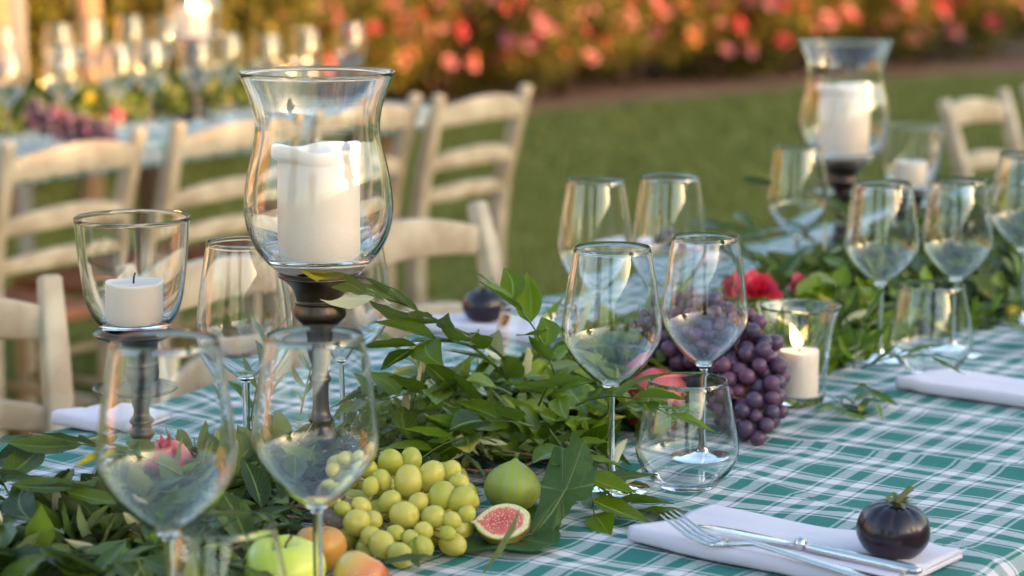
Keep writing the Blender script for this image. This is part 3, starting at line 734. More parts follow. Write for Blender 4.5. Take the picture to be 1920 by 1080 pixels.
# hurricane lamps
HP = smooth_prof([(0, 0), (.030, .0002), (.040, .004), (.0535, .018), (.0615, .034), (.0655, .052), (.0655, .066), (.0625, .088), (.0570, .112), (.0548, .128), (.0570, .146), (.0625, .162), (.0685, .177)], 5)
def ornate(prof, n=5): return smooth_prof(prof, n)
def hurricane(x, yr, d, rimz, s, lab, cs_prof, candle_h, candle_r, lip=True, base=None, lit=False, nm='hurricane_shade'):
    p = PD(x, yr, d) if base is None else base; zb = (zt(p) if base is None else base.z)
    holder_h = rimz - .177 * s[1]
    st = empty('candlestick', (p.x, p.y, zb), 0, lab[0], 'candlestick')
    cs_prof(st, holder_h)
    g = lathe(nm, shell([(r * s[0], z * s[1]) for r, z in HP], .0018, .0125 * s[1], 2.2), M_glass, None, 72)
    g.location = (p.x, p.y, zb + holder_h + .0005); tag(g, lab[1], 'glass shade')
    pillar(Vector((p.x, p.y, zb + holder_h + .0134 * s[1])), candle_r, candle_h, lab[2], lip, lit)
def flame(parent, z, h=.022, mat=None, tilt=0):
    pr = [(0, 0), (h * .16, h * .1), (h * .2, h * .28), (h * .16, h * .52), (h * .08, h * .78), (0, h)]
    o = lathe('flame', smooth_prof(pr, 4), mat or M_flame, parent, 20); o.location = (0, 0, z); o.rotation_euler = (0, tilt, 0); return o
def pillar(base, r, h, label, lip=True, lit=False, flm=None):
    e = empty('pillar_candle' if h > .045 else 'votive_candle', base, 0, label, 'candle')
    pr = [(0, 0), (r * .93, 0), (r, .002), (r * 1.0, h * .3), (r * .99, h * .8)]
    if lip: pr += [(r * .985, h - .013), (r * 1.0, h - .0095), (r * 1.01, h - .004), (r * .99, h + .0005), (r * .93, h - .001), (r * .85, h - .006), (r * .5, h - .009), (0, h - .009)]
    else: pr += [(r, h - .002), (r * .96, h), (r * .8, h - .0015), (r * .4, h - .002), (0, h - .002)]
    def rf(rr, z, a):
        k = (z / h) ** 3
        if lip and z > h - .014 and rr > r * .7: rr *= 1 + .16 * max(0, math.cos(a - 3.5)) ** 3 * min(1, (z - h + .014) / .005)
        return rr * (1 + (.02 * math.sin(a * 3 + 1) + .012 * math.sin(a * 7)) * k), z + (.0025 * math.sin(a * 2 + .5) + .0012 * math.sin(a * 5)) * k * (1 if lip else .25)
    lathe('wax', smooth_prof(pr, 3), M_wax, e, 48, rf)
    zw = h - (.010 if lip else .002)
    wl = .35 if lip else 1
    mk('wick', *tube_data([(0, 0, zw), (.0005, 0, zw + .006 * wl), (.0018, 0, zw + .010 * wl)], .0009, 6), M_wick, e)
    if lit: flame(e, zw + .005, .028, flm, -.35)
    return e
def stick_big(e, H):
    k = H / .194
    cup = [(0, .1935), (.034, .1938), (.0362, .1925), (.0362, .1905), (.032, .1885), (.0255, .182), (.0222, .175), (.0212, .170), (.0225, .1685), (.0218, .1665), (.0232, .160), (.0228, .155), (.0185, .1505), (.0150, .146), (.0130, .138), (.0125, .1335)]
    lathe('cup', [(r, z * k) for r, z in smooth_prof(cup, 3)], M_bronze, e, 40)
    lathe('drip_dish', [(r, z * k) for r, z in [(.0, .1333), (.034, .1338), (.0374, .1352), (.0378, .1340), (.034, .1318), (.018, .1295), (0, .1290)]], M_bronze, e, 48)
    st = [(.0125, .1288), (.0135, .125), (.0115, .119), (.0090, .112), (.0085, .104), (.0110, .100), (.0112, .097), (.0085, .093), (.0082, .075), (.0092, .066), (.0125, .060), (.0100, .054), (.0145, .046), (.0165, .040), (.0135, .033), (.0100, .028), (.0120, .0235)]
    lathe('shaft', [(0, .1288 * k)] + [(r, z * k) for r, z in smooth_prof(st, 3)] + [(0, .0235 * k)], M_bronze, e, 32)
    lathe('base', [(0, .0233), (.014, .0231), (.022, .018), (.036, .011), (.047, .006), (.049, .002), (.048, 0), (0, 0)], M_bronze, e, 48)
def stick_small(e, H):
    k = H / .128
    lathe('cup', [(r * (1.14 if z < .124 else 1), z * k) for r, z in smooth_prof([(0, .1275), (.030, .1280), (.0372, .1295), (.0375, .1280), (.033, .1250), (.0215, .1225), (.0185, .120), (.0172, .112), (.0165, .104), (.0175, .1015), (.0172, .0995), (.0178, .093), (.0165, .087), (.0120, .082), (.0105, .0775)], 3)], M_bronze, e, 40)
    lathe('drip_dish', [(r, z * k) for r, z in [(0, .0773), (.033, .0776), (.0392, .0800), (.0398, .0785), (.035, .0752), (.016, .0725), (0, .0722)]], M_bronze, e, 48)
    lathe('shaft', [(0, .0720 * k)] + [(r * 1.25, z * k) for r, z in smooth_prof([(.0110, .0720), (.0095, .066), (.0070, .058), (.0078, .052), (.0115, .047), (.0085, .042), (.0115, .036), (.0095, .031), (.0070, .026), (.0090, .0185)], 3)] + [(0, .0185 * k)], M_bronze, e, 32)
    lathe('base', [(0, .0183), (.010, .0181), (.020, .013), (.034, .007), (.041, .004), (.0425, .001), (.041, 0), (0, 0)], M_bronze, e, 48)
hurricane(594, 137, 2.05, .371, (1.0, 1.0), ('tall aged bronze candlestick with a drip dish in the foreground', 'large flared glass candle shade on the front bronze candlestick', 'thick white pillar candle with melted lip in the front glass shade'), stick_big, .0985, .0365)
# small lamp: bell glass
SP = smooth_prof([(0, 0), (.018, .0002), (.028, .003), (.0375, .014), (.0435, .030), (.0472, .052), (.0500, .078), (.0520, .106)], 5)
def small_lamp(x, yr, d, rimz, s, lab, ch=.037, base=None):
    p = PD(x, yr, d); zb = zt(p); H = rimz - .106 * s
    st = empty('candlestick', (p.x, p.y, zb), 0, lab[0], 'candlestick'); stick_small(st, H)
    g = lathe('glass_cup', shell([(r * s, z * s) for r, z in SP], .0017, .0095, 2.2), M_glass, None, 72); g.location = (p.x, p.y, zb + H + .0008 + .0005); tag(g, lab[1], 'glass cup')
    pillar(Vector((p.x, p.y, zb + H + .0114)), .0262 * s, ch * s, lab[2], False)
small_lamp(247, 408, 2.10, .236, 1.0, ('short bronze candlestick with two dishes at the left', 'bell shaped glass candle cup on the left bronze candlestick', 'short white candle with black wick in the left glass cup'))
hurricane(1586, 75, 3.41, .316, (1.0, 1.0), ('dark bronze candlestick rising from the far greenery at right', 'tall flared glass candle shade at the upper right', 'white pillar candle with wavy top in the far right glass shade'), stick_big, .100, .0375)
small_lamp(1709, 240, 3.42, .190, .92, ('low bronze candlestick behind the pair of wine glasses at right', 'bell shaped glass candle cup right of the far tall shade', 'short white candle in the glass cup right of the far tall shade'), .038)
# votive glass with lit candle
VP = smooth_prof([(0, 0), (.022, .0002), (.0262, .002), (.0282, .012), (.0300, .035), (.0325, .062), (.0365, .085), (.0425, .102)], 5)
p = PD(1500, 582, 2.40); g = lathe('candle_glass', shell(VP, .0017, .006), M_glass, None, 64); g.location = (p.x, p.y, zt(p) + .0008); tag(g, 'flared clear glass holding the burning candle beside the purple grapes', 'candle glass')
pillar(Vector((p.x, p.y, zt(p) + .0088)), .0205, .047, 'burning white candle in the flared glass beside the purple grapes', False, True)
# ---------------------------------------------------------------- napkins, cutlery, tomato
def napkin(A, B, Cc, label, h=.013, name='napkin', group='folded white napkins'):
    """A-B back long edge, A-Cc short edge; round fold along the front edge"""
    ax = (B - A); L = ax.length; ax.normalize(); wv = (Cc - A); wv -= ax * wv.dot(ax); W = wv.length; wv.normalize()
    e = empty(name, A, math.atan2(ax.y, ax.x), label, 'napkin', group)
    sgn = 1 if Vector((-ax.y, ax.x, 0)).dot(wv) > 0 else -1
    def strip(prof, nm, n=40, skew=0):
        vs, fs = [], []; m = len(prof)
        for i in range(n + 1):
            x = L * i / n
            for (y, z) in prof:
                wob = .0012 * noise.noise(Vector((x * 22, y * 18, 1.7))) + .0008 * math.sin(x * 40 + y * 30)
                q = A + ax * (x + skew * y / W) + wv * (y + .0015 * math.sin(x * 31)); dz = max(0, zt(q) - TZ)
                vs.append(Vector((x + skew * y / W, sgn * (y + .0015 * math.sin(x * 31)), z + wob * (z > .002) + dz)))
        for i in range(n):
            for j in range(m): fs.append((i * m + j, i * m + (j + 1) % m, (i + 1) * m + (j + 1) % m, (i + 1) * m + j))
        fs += [tuple(range(m - 1, -1, -1)), tuple(n * m + j for j in range(m))]
        return mk(nm, vs, fs, M_linen, e)
    # lower layers
    strip([(0, 0), (W * .5, .0), (W - .012, 0), (W - .012, .003), (W * .5, .0046), (.004, .0042), (0, .0030)], 'lower_fold')
    pr = [(0.002, .0046), (W * .5, .0052), (W - .016, .0042), (W - .008, .0012), (W - .003, .0006)]
    pr += [(W + .0035 * math.sin(a) , .0072 - .0066 * math.cos(a)) for a in np.linspace(.3, math.pi - .2, 7)]
    pr += [(W - .006, h + .0008), (W * .72, h), (W * .50, h - .0020), (W * .46, h - .0032), (W * .455, h - .0042), (W * .3, .0096), (.004, .0082), (.001, .0070)]
    strip(pr, 'upper_fold', 48)
    return e
zN = TZ + .002
A = P(1338, 952, zN + .006); B = P(1806, 1046, zN + .004); Cc = P(1222, 1022, zN + .004)
for q in (A, B, Cc): q.z = TZ
napkin(A, B, Cc, 'folded white napkin in the right foreground under fork, knife and dark tomato', .0125)
def nap_far(p, L, W, label, ang=0, h=.012):
    ax = (Matrix.Rotation(ang, 3, 'Z') @ V1); wv = Vector((-ax.y, ax.x, 0))
    if wv.dot(U1) > 0: wv = -wv
    A_ = p - ax * L / 2 - wv * W / 2; A_.z = TZ
    return napkin(A_, A_ + ax * L, A_ + wv * W, label, h)
nap_far(P(1900, 745, TZ), .22, .11, 'folded white napkin at the right border behind the first one')
nap_far(P(212, 797, TZ), .085, .08, 'folded white napkin at the far left table edge', 0, .014)
nap_far(P(935, 625, TZ), .18, .11, 'folded lavender-white napkin behind the garland under a small dark tomato')
nap_far(P(1250, 480, TZ), .18, .11, 'folded napkin on the far table side behind the blurred wine glasses')
def strip_obj(name, path, half, thick, mat, parent, side, round_=True):
    vs, fs = [], []; prev = None; seg = 10
    path = [Vector(p) for p in path]
    for i, p in enumerate(path):
        t = (path[min(i + 1, len(path) - 1)] - path[max(i - 1, 0)]).normalized(); s = side.normalized(); n = s.cross(t).normalized(); b = len(vs)
        for k in range(seg):
            a = 2 * math.pi * k / seg; ca, sa = math.cos(a), math.sin(a)
            vs.append(p + s * half[i] * math.copysign(abs(ca) ** .8, ca) + n * thick[i] * math.copysign(abs(sa) ** .9, sa))
        if prev is not None:
            for k in range(seg): fs.append((prev + k, prev + (k + 1) % seg, b + (k + 1) % seg, b + k))
        else: fs.append(tuple(range(b + seg - 1, b - 1, -1)))
        prev = b
    fs.append(tuple(range(prev, prev + seg))); return mk(name, vs, fs, mat, parent)
def interp(xs, ys, x): return float(np.interp(x, xs, ys))
# fork
zt0 = TZ + .0155
f0 = P(1251, 966, zt0 + .016); f1 = P(1640, 1082, zt0 + .003); fd = Vector((f1.x - f0.x, f1.y - f0.y, 0)); vis = fd.length; fd.normalize(); FL = max(.195, vis + .02)
fk = empty('fork', (f0.x, f0.y, zt0), 0, 'silver fork lying on the right foreground napkin, tines over its left edge', 'fork'); fs_ = Vector((-fd.y, fd.x, 0))
zx = [0, .05, .12, .20, .27, .33, .40, .50, .70, .92, 1]; zy = [.0165, .0120, .0050, .0012, .0010, .0035, .0065, .0052, .0018, .0002, .0004]
def fp(s, lat=0): return fd * s * FL + fs_ * lat + Vector((0, 0, interp(zx, zy, s) + .0018))
ss = [.235, .25, .27, .29, .32, .36, .40, .46, .54, .64, .76, .86, .94, .985, 1]
hw = [.0118, .0112, .0085, .0055, .0034, .0030, .0030, .0032, .0038, .0048, .0064, .0078, .0082, .0065, .003]
strip_obj('handle', [fp(s) for s in ss], hw, [.0009, .001, .0012, .0016, .002, .0021, .002, .0018, .0017, .0016, .0015, .0014, .0014, .0013, .001], M_silver, fk, fs_)
for k in range(4):
    lt = (k - 1.5) * .0066; sq = np.linspace(0, .245, 9)
    strip_obj('tine', [fp(s, lt * (1 - .06 * (s < .03))) for s in sq], [.0006, .0011, .0014, .0015, .0016, .0016, .0017, .0019, .0022], [.0005, .0008, .0009, .001, .001, .001, .001, .001, .001], M_silver, fk, fs_)
# knife
k0 = P(1503, 1024, zt0 + .004); k1 = P(1718, 1070, zt0 + .004); kd = Vector((k1.x - k0.x, k1.y - k0.y, 0)); kl = kd.length; kd.normalize(); ks = Vector((-kd.y, kd.x, 0))
kn = empty('knife', (k0.x, k0.y, zt0), 0, 'silver table knife beside the fork on the right foreground napkin', 'knife')
sq = [0, .02, .06, .2, .5, .8, .92, .98, 1.0]
strip_obj('handle', [kd * (s * kl + .004) + Vector((0, 0, .0042)) for s in sq], [.0028, .0036, .0042, .0045, .0056, .0068, .0066, .0045, .002], [.0030, .0034, .0036, .0037, .0041, .0043, .004, .003, .0015], M_silver, kn, ks)
o = lathe('bolster', smooth_prof([(0, -.0058), (.0038, -.0045), (.0056, 0), (.0038, .0045), (0, .0058)], 4), M_silver, kn, 20); o.location = kd * -.001 + Vector((0, 0, .0056)); o.scale = (1, 1, 1)
strip_obj('blade', [kd * (-.004 - s) + ks * (.001 * math.sin(s * 30)) + Vector((0, 0, .0040 - .012 * s)) for s in (0, .01, .03, .06, .08, .092, .098)], [.0035, .006, .0075, .0085, .008, .005, .001], [.0012, .0010, .0009, .0008, .0007, .0006, .0004], M_silver, kn, ks)
# dark tomato
def tomato(p, r, label, zrest, tilt=(0, 0)):
    e = empty('dark_tomato', (p.x, p.y, zrest), .4, label, 'tomato', None); e.rotation_euler = (tilt[0], tilt[1], .4)
    pr = smooth_prof([(0, .02), (.35, .0), (.72, .16), (.96, .50), (1.0, .80), (.90, 1.14), (.66, 1.40), (.36, 1.50), (.14, 1.46), (0, 1.40)], 4)
    def rf(rr, z, a):
        top = max(0, z / r - .5) / 1.0; k = abs(math.sin(a * 4.5 + .4 * math.sin(a * 2)))
        return rr * (1 - .055 * (1 - k) ** 2 * min(1, top)) , z - .03 * r * (1 - k) ** 3 * top
    lathe('fruit', [(x * r, z * r) for x, z in pr], M_aub, e, 72, rf)
    vs, fs = [], []
    tube_data([(0, 0, 1.38 * r), (.04 * r, 0, 1.60 * r), (.22 * r, .05 * r, 1.76 * r), (.46 * r, .10 * r, 1.90 * r)], [.085 * r, .075 * r, .075 * r, .095 * r], 10, True, vs, fs); mk('stalk', vs, fs, M_calyx, e)
    vs, fs = [], []
    for k in range(11):
        a = k * .571 + random.uniform(-.15, .15); d = Vector((math.cos(a), math.sin(a), 0)); s = Vector((-d.y, d.x, 0)); b = len(vs)
        ln = random.uniform(.26, .42) * r
        for i, (q, ww, zz) in enumerate(((0, .10, 1.50), (.35, .10, 1.60), (.7, .07, 1.60 + random.uniform(-.04, .1)), (1, .012, 1.52 + random.uniform(0, .18)))):
            for j in (-1, 1): vs.append(d * (ln * q + .04 * r) + s * j * ww * r + Vector((0, 0, zz * r)))
        for i in range(3): fs.append((b + i * 2, b + i * 2 + 1, b + i * 2 + 3, b + i * 2 + 2))
    mk('calyx', vs, fs, M_calyx, e); return e
tomato(P(1668, 1043, TZ + .012), .0290, 'glossy black-purple tomato with dry green stalk on the right foreground napkin', TZ + .0125, (.12, .05))
tomato(P(908, 604, TZ + .012), .027, 'small dark purple tomato on the napkin behind the garland', TZ + .0120)
tomato(P(1243, 478, TZ + .012), .024, 'tiny dark fruit on the far napkin behind the blurred wine glasses', TZ + .0120)
# ---------------------------------------------------------------- fruit
def apple(p, r, mat, label, cat='apple', nm='apple', z=None, squash=.9, rot=(0, 0, 0)):
    zr = zt(p) if z is None else z
    e = empty(nm, (p.x, p.y, zr), 0, label, cat); e.rotation_euler = rot
    pr = smooth_prof([(0, .10), (.22, .02), (.50, .04), (.86, .42), (1.0, .98), (.92, 1.42), (.66, 1.72), (.34, 1.78), (.12, 1.64), (0, 1.52)], 4)
    lathe('flesh', [(a * r, b * r * squash) for a, b in pr], mat, e, 48, lambda rr, z, a: (rr * (1 + .02 * math.sin(a * 5 + 1)), z + .012 * r * math.sin(a * 5)))
    mk('stalk', *tube_data([(0, 0, 1.45 * r * squash), (.05 * r, .02 * r, 1.75 * r * squash), (.2 * r, .05 * r, 1.98 * r * squash)], [.035 * r, .03 * r, .05 * r], 7), M_wood, e); return e
apple(PD(535, 1100, 1.70), .0305, M_apg, 'bright green apple behind the near wine glass stem at the bottom border', rot=(.1, 0, 0))
apple(PD(655, 1100, 1.70), .0215, M_apr, 'small orange-red apple at the bottom border under the green grapes', rot=(-.35, .5, 0), z=TZ + .005)
apple(PD(600, 1085, 1.78), .021, M_orange, 'orange fruit mostly hidden behind the green apple', 'orange', 'orange')
apple(PD(640, 1042, 1.86), .0235, M_pear, 'dull brown fruit between the green apple and the grapes', 'fruit', 'brown_fruit')
def pomegranate(p, r, label, z, rot=(0, 0, 0)):
    e = empty('pomegranate', (p.x, p.y, z), 0, label, 'pomegranate'); e.rotation_euler = rot
    pr = smooth_prof([(0, 0), (.45, .06), (.85, .42), (1, .95), (.85, 1.5), (.5, 1.82), (.25, 1.95), (.2, 2.1)], 4)
    lathe('rind', [(a * r, b * r) for a, b in pr] + [(0, 2.05 * r)], M_pom, e, 40, lambda rr, z, a: (rr * (1 + .03 * math.cos(a * 6)), z))
    vs, fs = [], []
    for k in range(6):
        a = k * 1.047; b = len(vs); d = Vector((math.cos(a), math.sin(a), 0)); s = Vector((-d.y, d.x, 0))
        vs += [d * .2 * r + s * .1 * r + Vector((0, 0, 2.05 * r)), d * .2 * r - s * .1 * r + Vector((0, 0, 2.05 * r)), d * .34 * r + Vector((0, 0, 2.4 * r))]; fs.append((b, b + 1, b + 2))
    mk('crown', vs, fs, M_pom, e)
pomegranate(PD(1232, 800, 2.25), .034, 'bright pink-red pomegranate behind the centre tumbler', TZ + .027, (-1.5, .4, 0))
pomegranate(PD(1168, 850, 2.33), .030, 'deep red pomegranate behind the sharp wine glass stem', TZ + .028, (-1.7, -.4, 0))
pomegranate(PD(1812, 630, 2.98), .017, 'small coral-red fruit in the greenery right of the wine glass pair', TZ + .002)
pomegranate(PD(318, 880, 1.98), .026, 'crimson pomegranate glimpsed through the largest wine glass', TZ + .014, (.5, 0, 0))
# grapes
def grape_meshes(mat, el):
    out = []
    for v in range(3):
        r = random.Random(v); vs, fs = lathe_data(smooth_prof([(0, -1), (.5, -.86), (.86, -.5), (1, 0), (.86, .5), (.5, .86), (.1, 1), (0, .97)], 2), 16, lambda rr, z, a: (rr * (1 + .03 * math.sin(2 * a + v)), z * el))
        o = mk('grape', vs, fs, mat); out.append(o.data); bpy.data.objects.remove(o)
    return out
GW = grape_meshes(M_wgrape, 1.2); GP = grape_meshes(M_pgrape, 1.02)
def bunch(name, pts, meshes, label, stem_path, cat='grapes'):
    o0 = Vector(stem_path[0]); e = empty(name, (o0.x, o0.y, TZ), 0, label, cat)
    base = Vector((o0.x, o0.y, TZ)); vs, fs = [], []
    tube_data([Vector(p) - base for p in stem_path], .0020, 6, True, vs, fs)
    sp = [Vector(a).lerp(Vector(b), t) for a, b in zip(stem_path, stem_path[1:]) for t in (0, .33, .66)]
    for p, r in pts:
        q = min(sp, key=lambda s: (s - p).length); ax = (p - q).normalized() if (p - q).length > 1e-5 else rvec()
        mid = q.lerp(p, .5) + rvec() * .003
        tube_data([q - base, mid - base, p - ax * r * .9 - base], .0008, 5, False, vs, fs)
        Mx = Matrix.Translation(p - base) @ ((-ax + rvec() * .5).to_track_quat('Z', 'Y').to_matrix().to_4x4()) @ Matrix.Scale(r, 4)
        link('grape', random.choice(meshes), e, Mx)
    mk('stalk', vs, fs, M_stem2, e); return e
M_stem2 = simple('grape_stalk', (.30, .24, .05), .6, nscale=60, c2=(.16, .09, .03))
vis_w = [(733, 867, 24, 26), (771, 861, 20, 21), (766, 902, 26, 26), (808, 892, 26, 26), (845, 885, 19, 20), (828, 930, 28, 27), (866, 936, 24, 25), (731, 941, 20, 20), (758, 966, 26, 28), (783, 944, 20, 20), (813, 969, 22, 22), (846, 976, 19, 19), (875, 964, 17, 18),
         (670, 980, 29, 27), (696, 1006, 22, 22), (716, 1021, 25, 24), (751, 1041, 27, 26), (790, 1027, 25, 25), (695, 912, 17, 18), (678, 950, 18, 18), (794, 996, 18, 18), (742, 1000, 18, 18), (644, 955, 17, 17), (655, 880, 18, 18), (690, 878, 18, 18), (630, 905, 17, 18), (716, 900, 18, 18), (700, 975, 18, 18), (840, 1000, 16, 16), (770, 1010, 17, 17), (860, 905, 17, 17), (622, 940, 16, 16)]
pts = []
for x, y, a, b in vis_w:
    zz = TZ + .013 + max(0, (1045 - y)) / 185 * .050; p = P(x, y, zz); r = (a + b) / 2 / FP * p.y * .96; pts.append((p, r * random.uniform(.98, 1.13)))
for _ in range(400):
    x, y = random.uniform(640, 880), random.uniform(890, 1040); k = (1045 - y) / 185
    zz = TZ + .011 + random.uniform(0, max(0, k * .05 - .010)); p = P(x, y, zz) + Vector((0, .012, 0)); r = random.uniform(.0095, .012)
    if all((p - q).length > (r + s) * .74 for q, s in pts): pts.append((p, r))
    if len(pts) > 90: break
bunch('grape_bunch', pts, GW, 'bunch of pale green grapes heaped left of the figs', [P(690, 975, TZ + .028), P(720, 985, TZ + .022), P(760, 985, TZ + .02), P(760, 920, TZ + .03), P(800, 900, TZ + .035)])
# purple
spine = [(PD(1250, 632, 2.42), .036), (PD(1310, 632, 2.36), .046), (PD(1385, 668, 2.31), .044), (PD(1405, 745, 2.26), .036), (PD(1412, 812, 2.22), .019)]
pts = []; tries = 0
while tries < 26000 and len(pts) < 240:
    tries += 1; x = random.uniform(0, 3.999); i = int(x); c = spine[i][0].lerp(spine[i + 1][0], x - i); rad = spine[i][1] + (spine[i + 1][1] - spine[i][1]) * (x - i)
    p = c + rvec() * rad * random.uniform(.55, 1); r = random.uniform(.0074, .0096)
    if p.z < TZ + r + .001: continue
    if all((p - q).length > (r + s) * .90 for q, s in pts): pts.append((p, r))
bunch('grape_bunch', pts, GP, 'long bunch of dusty purple grapes draped beside the burning candle', [s[0] for s in spine])
# figs
def fig_prof(r): return smooth_prof([(0, 0), (.42, .05), (.82, .40), (1.0, .88), (.90, 1.34), (.64, 1.66), (.36, 1.86), (.16, 1.97), (.10, 2.03)], 4)
def fig(p, r, label, z, rot):
    e = empty('fig', (p.x, p.y, z), 0, label, 'fig'); e.rotation_euler = rot
    lathe('skin', [(a * r, (b - 1) * r * .92) for a, b in fig_prof(r)] + [(0, 1.17 * r * .92)], M_fig, e, 56, lambda rr, zz, a: (rr * (1 + .006 * math.sin(a * 9)), zz))
    mk('stalk', *tube_data([(0, 0, 1.02 * r), (.03 * r, 0, 1.2 * r)], .08 * r, 7), M_stem, e); return e
pf = P(961, 962, TZ + .004); fig(pf, .0245, 'whole green fig resting on the fig leaf behind the cut one', TZ + .0275, (-.25, .12, 0))
def half_fig(p, r, label, z, rot):
    e = empty('fig_half', (p.x, p.y, z), 0, label, 'fig'); e.rotation_euler = rot
    pr = [(a * r, (b - 1.05) * r) for a, b in fig_prof(r)] + [(0, 1.13 * r)]
    # axis along X, cut plane z=0, body below
    vs, fs = [], []; m = 20; n = len(pr)
    for rr, z_ in pr:
        for k in range(m + 1):
            a = math.pi + math.pi * k / m; vs.append(Vector((z_, rr * math.cos(a), rr * math.sin(a) * .82)))
    for i in range(n - 1):
        for k in range(m): a = i * (m + 1) + k; fs.append((a, a + 1, a + m + 2, a + m + 1))
    mk('skin', vs, fs, M_fig2, e)
    outline = [Vector((z_, rr, 0)) for rr, z_ in pr] + [Vector((z_, -rr, 0)) for rr, z_ in reversed(pr)]
    vs, uv, fs = [], [], []; rings = [1, .97, .92, .85, .75, .6, .4, .2]; c = Vector((-.05 * r, 0, 0)); L = len(outline)
    for q in rings:
        for o in outline: vv = c + (o - c) * q; vv.z = (-.0006 if q == 1 else .0004) + .0012 * (1 - q) * noise.noise(vv * 300) - .0012 * max(0, .8 - q); vs.append(vv); uv.append((q, 0))
    vs.append(c + Vector((0, 0, -.001))); uv.append((0, 0))
    for i in range(len(rings) - 1):
        for k in range(L): k2 = (k + 1) % L; fs.append((i * L + k, (i + 1) * L + k, (i + 1) * L + k2, i * L + k2))
    b = (len(rings) - 1) * L
    for k in range(L): fs.append((b + k, len(vs) - 1, b + (k + 1) % L))
    mk('cut_face', vs, fs, M_figcut, e, True, uv); return e
M_fig2 = simple('ripe_fig_skin', (.30, .30, .06), .5, nscale=45, c2=(.09, .03, .035))
half_fig(P(938, 992, TZ + .016), .0235, 'halved fig showing red seedy flesh on the leaf in front of the whole fig', TZ + .0225, (-.42, .06, math.pi - .12))
# fig leaf: lobed outline as a curved sheet
def sheet_leaf(name, outline, c, zf, mat, label, th=.0008):
    vs, uv, fs = [], [], []; rings = [1, .85, .65, .4, .2]; L = len(outline)
    for q in rings:
        for i, o in enumerate(outline):
            v = c.lerp(o, q); v = Vector((v.x, v.y, zf(v, q))); vs.append(v); uv.append((q, (i / L * 9) % 1.0))
    vs.append(Vector((c.x, c.y, zf(c, 0)))); uv.append((0, .5))
    for i in range(len(rings) - 1):
        for k in range(L): k2 = (k + 1) % L; fs.append((i * L + k, (i + 1) * L + k, (i + 1) * L + k2, i * L + k2))
    b = (len(rings) - 1) * L
    for k in range(L): fs.append((b + k, len(vs) - 1, b + (k + 1) % L))
    return vs, fs, uv
fe = empty('fig_leaf', (P(960, 1000, TZ).x, P(960, 1000, TZ).y, TZ), 0, 'large dark fig leaf with curled lobes lying under the two figs', 'leaf')
bpos = Vector(fe.location)
def crspl(pts, n=5):
    out = []; m = len(pts)
    for i in range(m):
        p0, p1, p2, p3 = (Vector(pts[(i + k - 1) % m]) for k in range(4))
        for k in range(n):
            t = k / n; out.append(.5 * (2 * p1 + (p2 - p0) * t + (2 * p0 - 5 * p1 + 4 * p2 - p3) * t * t + (-p0 + 3 * p1 - 3 * p2 + p3) * t ** 3))
    return out
low = [(826, 1008, .006), (850, 992, .004), (830, 985, .010), (900, 975, .008), (960, 960, .005), (1010, 955, .006), (1050, 975, .006), (1046, 1000, .006), (1050, 1020, .005), (1030, 1040, .004), (1000, 1048, .003), (930, 1040, .003), (850, 1034, .003)]
ol = [P(x, y, TZ + h + .002) - bpos for x, y, h in low]
for v in ol: v.z += max(0, zt(v + bpos) - TZ)
ol = crspl(ol, 4)
rl = random.Random(3); ol = [v + Vector((rl.uniform(-1, 1), rl.uniform(-1, 1), 0)) * .0010 for v in ol]
cen = P(950, 1005, TZ + .006) - bpos
def mk_lobe(ol, cen, nm):
    vs, uv, fs = [], [], []; rings = [1, .86, .66, .42, .2]; L = len(ol)
    for q in rings:
        for i, o in enumerate(ol):
            v = cen.lerp(o, q) + Vector((0, 0, .0015 * math.sin(i * .9) * q)); vs.append(v); uv.append((.9 * q, .5 + .5 * math.sin(i / L * 2 * math.pi * 3)))
    vs.append(cen.copy()); uv.append((0, .5))
    for i in range(len(rings) - 1):
        for k in range(L): k2 = (k + 1) % L; fs.append((i * L + k, (i + 1) * L + k, (i + 1) * L + k2, i * L + k2))
    b = (len(rings) - 1) * L
    for k in range(L): fs.append((b + k, len(vs) - 1, b + (k + 1) % L))
    o = mk(nm, vs, fs, M_figl, fe, True, uv)
    bm = bmesh.new(); bm.from_mesh(o.data); bmesh.ops.recalc_face_normals(bm, faces=bm.faces); 
    if sum(f.normal.z for f in bm.faces) < 0: bmesh.ops.reverse_faces(bm, faces=bm.faces)
    bm.to_mesh(o.data); bm.free(); return o
mk_lobe(ol, cen, 'lobe')
hi = [(995, 1000, .008), (1000, 975, .016), (1012, 930, .030), (1022, 880, .046), (1040, 840, .058), (1062, 838, .062), (1075, 808, .074), (1096, 830, .070), (1112, 862, .060), (1116, 900, .048), (1104, 930, .036), (1076, 950, .026), (1050, 975, .016), (1035, 1000, .010)]
oh = crspl([P(x, y, TZ + h) - bpos for x, y, h in hi], 4); oh = [v + Vector((rl.uniform(-1, 1), rl.uniform(-1, 1), rl.uniform(-1, 1))) * .0010 for v in oh]
mk_lobe(oh, P(1055, 920, TZ + .036) - bpos, 'lobe')
mk('vein', *tube_data([P(1000, 1002, TZ + .010) - bpos, P(1035, 960, TZ + .026) - bpos, P(1062, 915, TZ + .0395) - bpos, P(1088, 850, TZ + .066) - bpos], [.0011, .0009, .0007, .0003], 6), M_stem, fe)
mk('stalk', *tube_data([P(1000, 1002, TZ + .009) - bpos, P(950, 1006, TZ + .007) - bpos, P(870, 1002, TZ + .008) - bpos, P(818, 1010, TZ + .006) - bpos], .0013, 6), M_stem, fe)
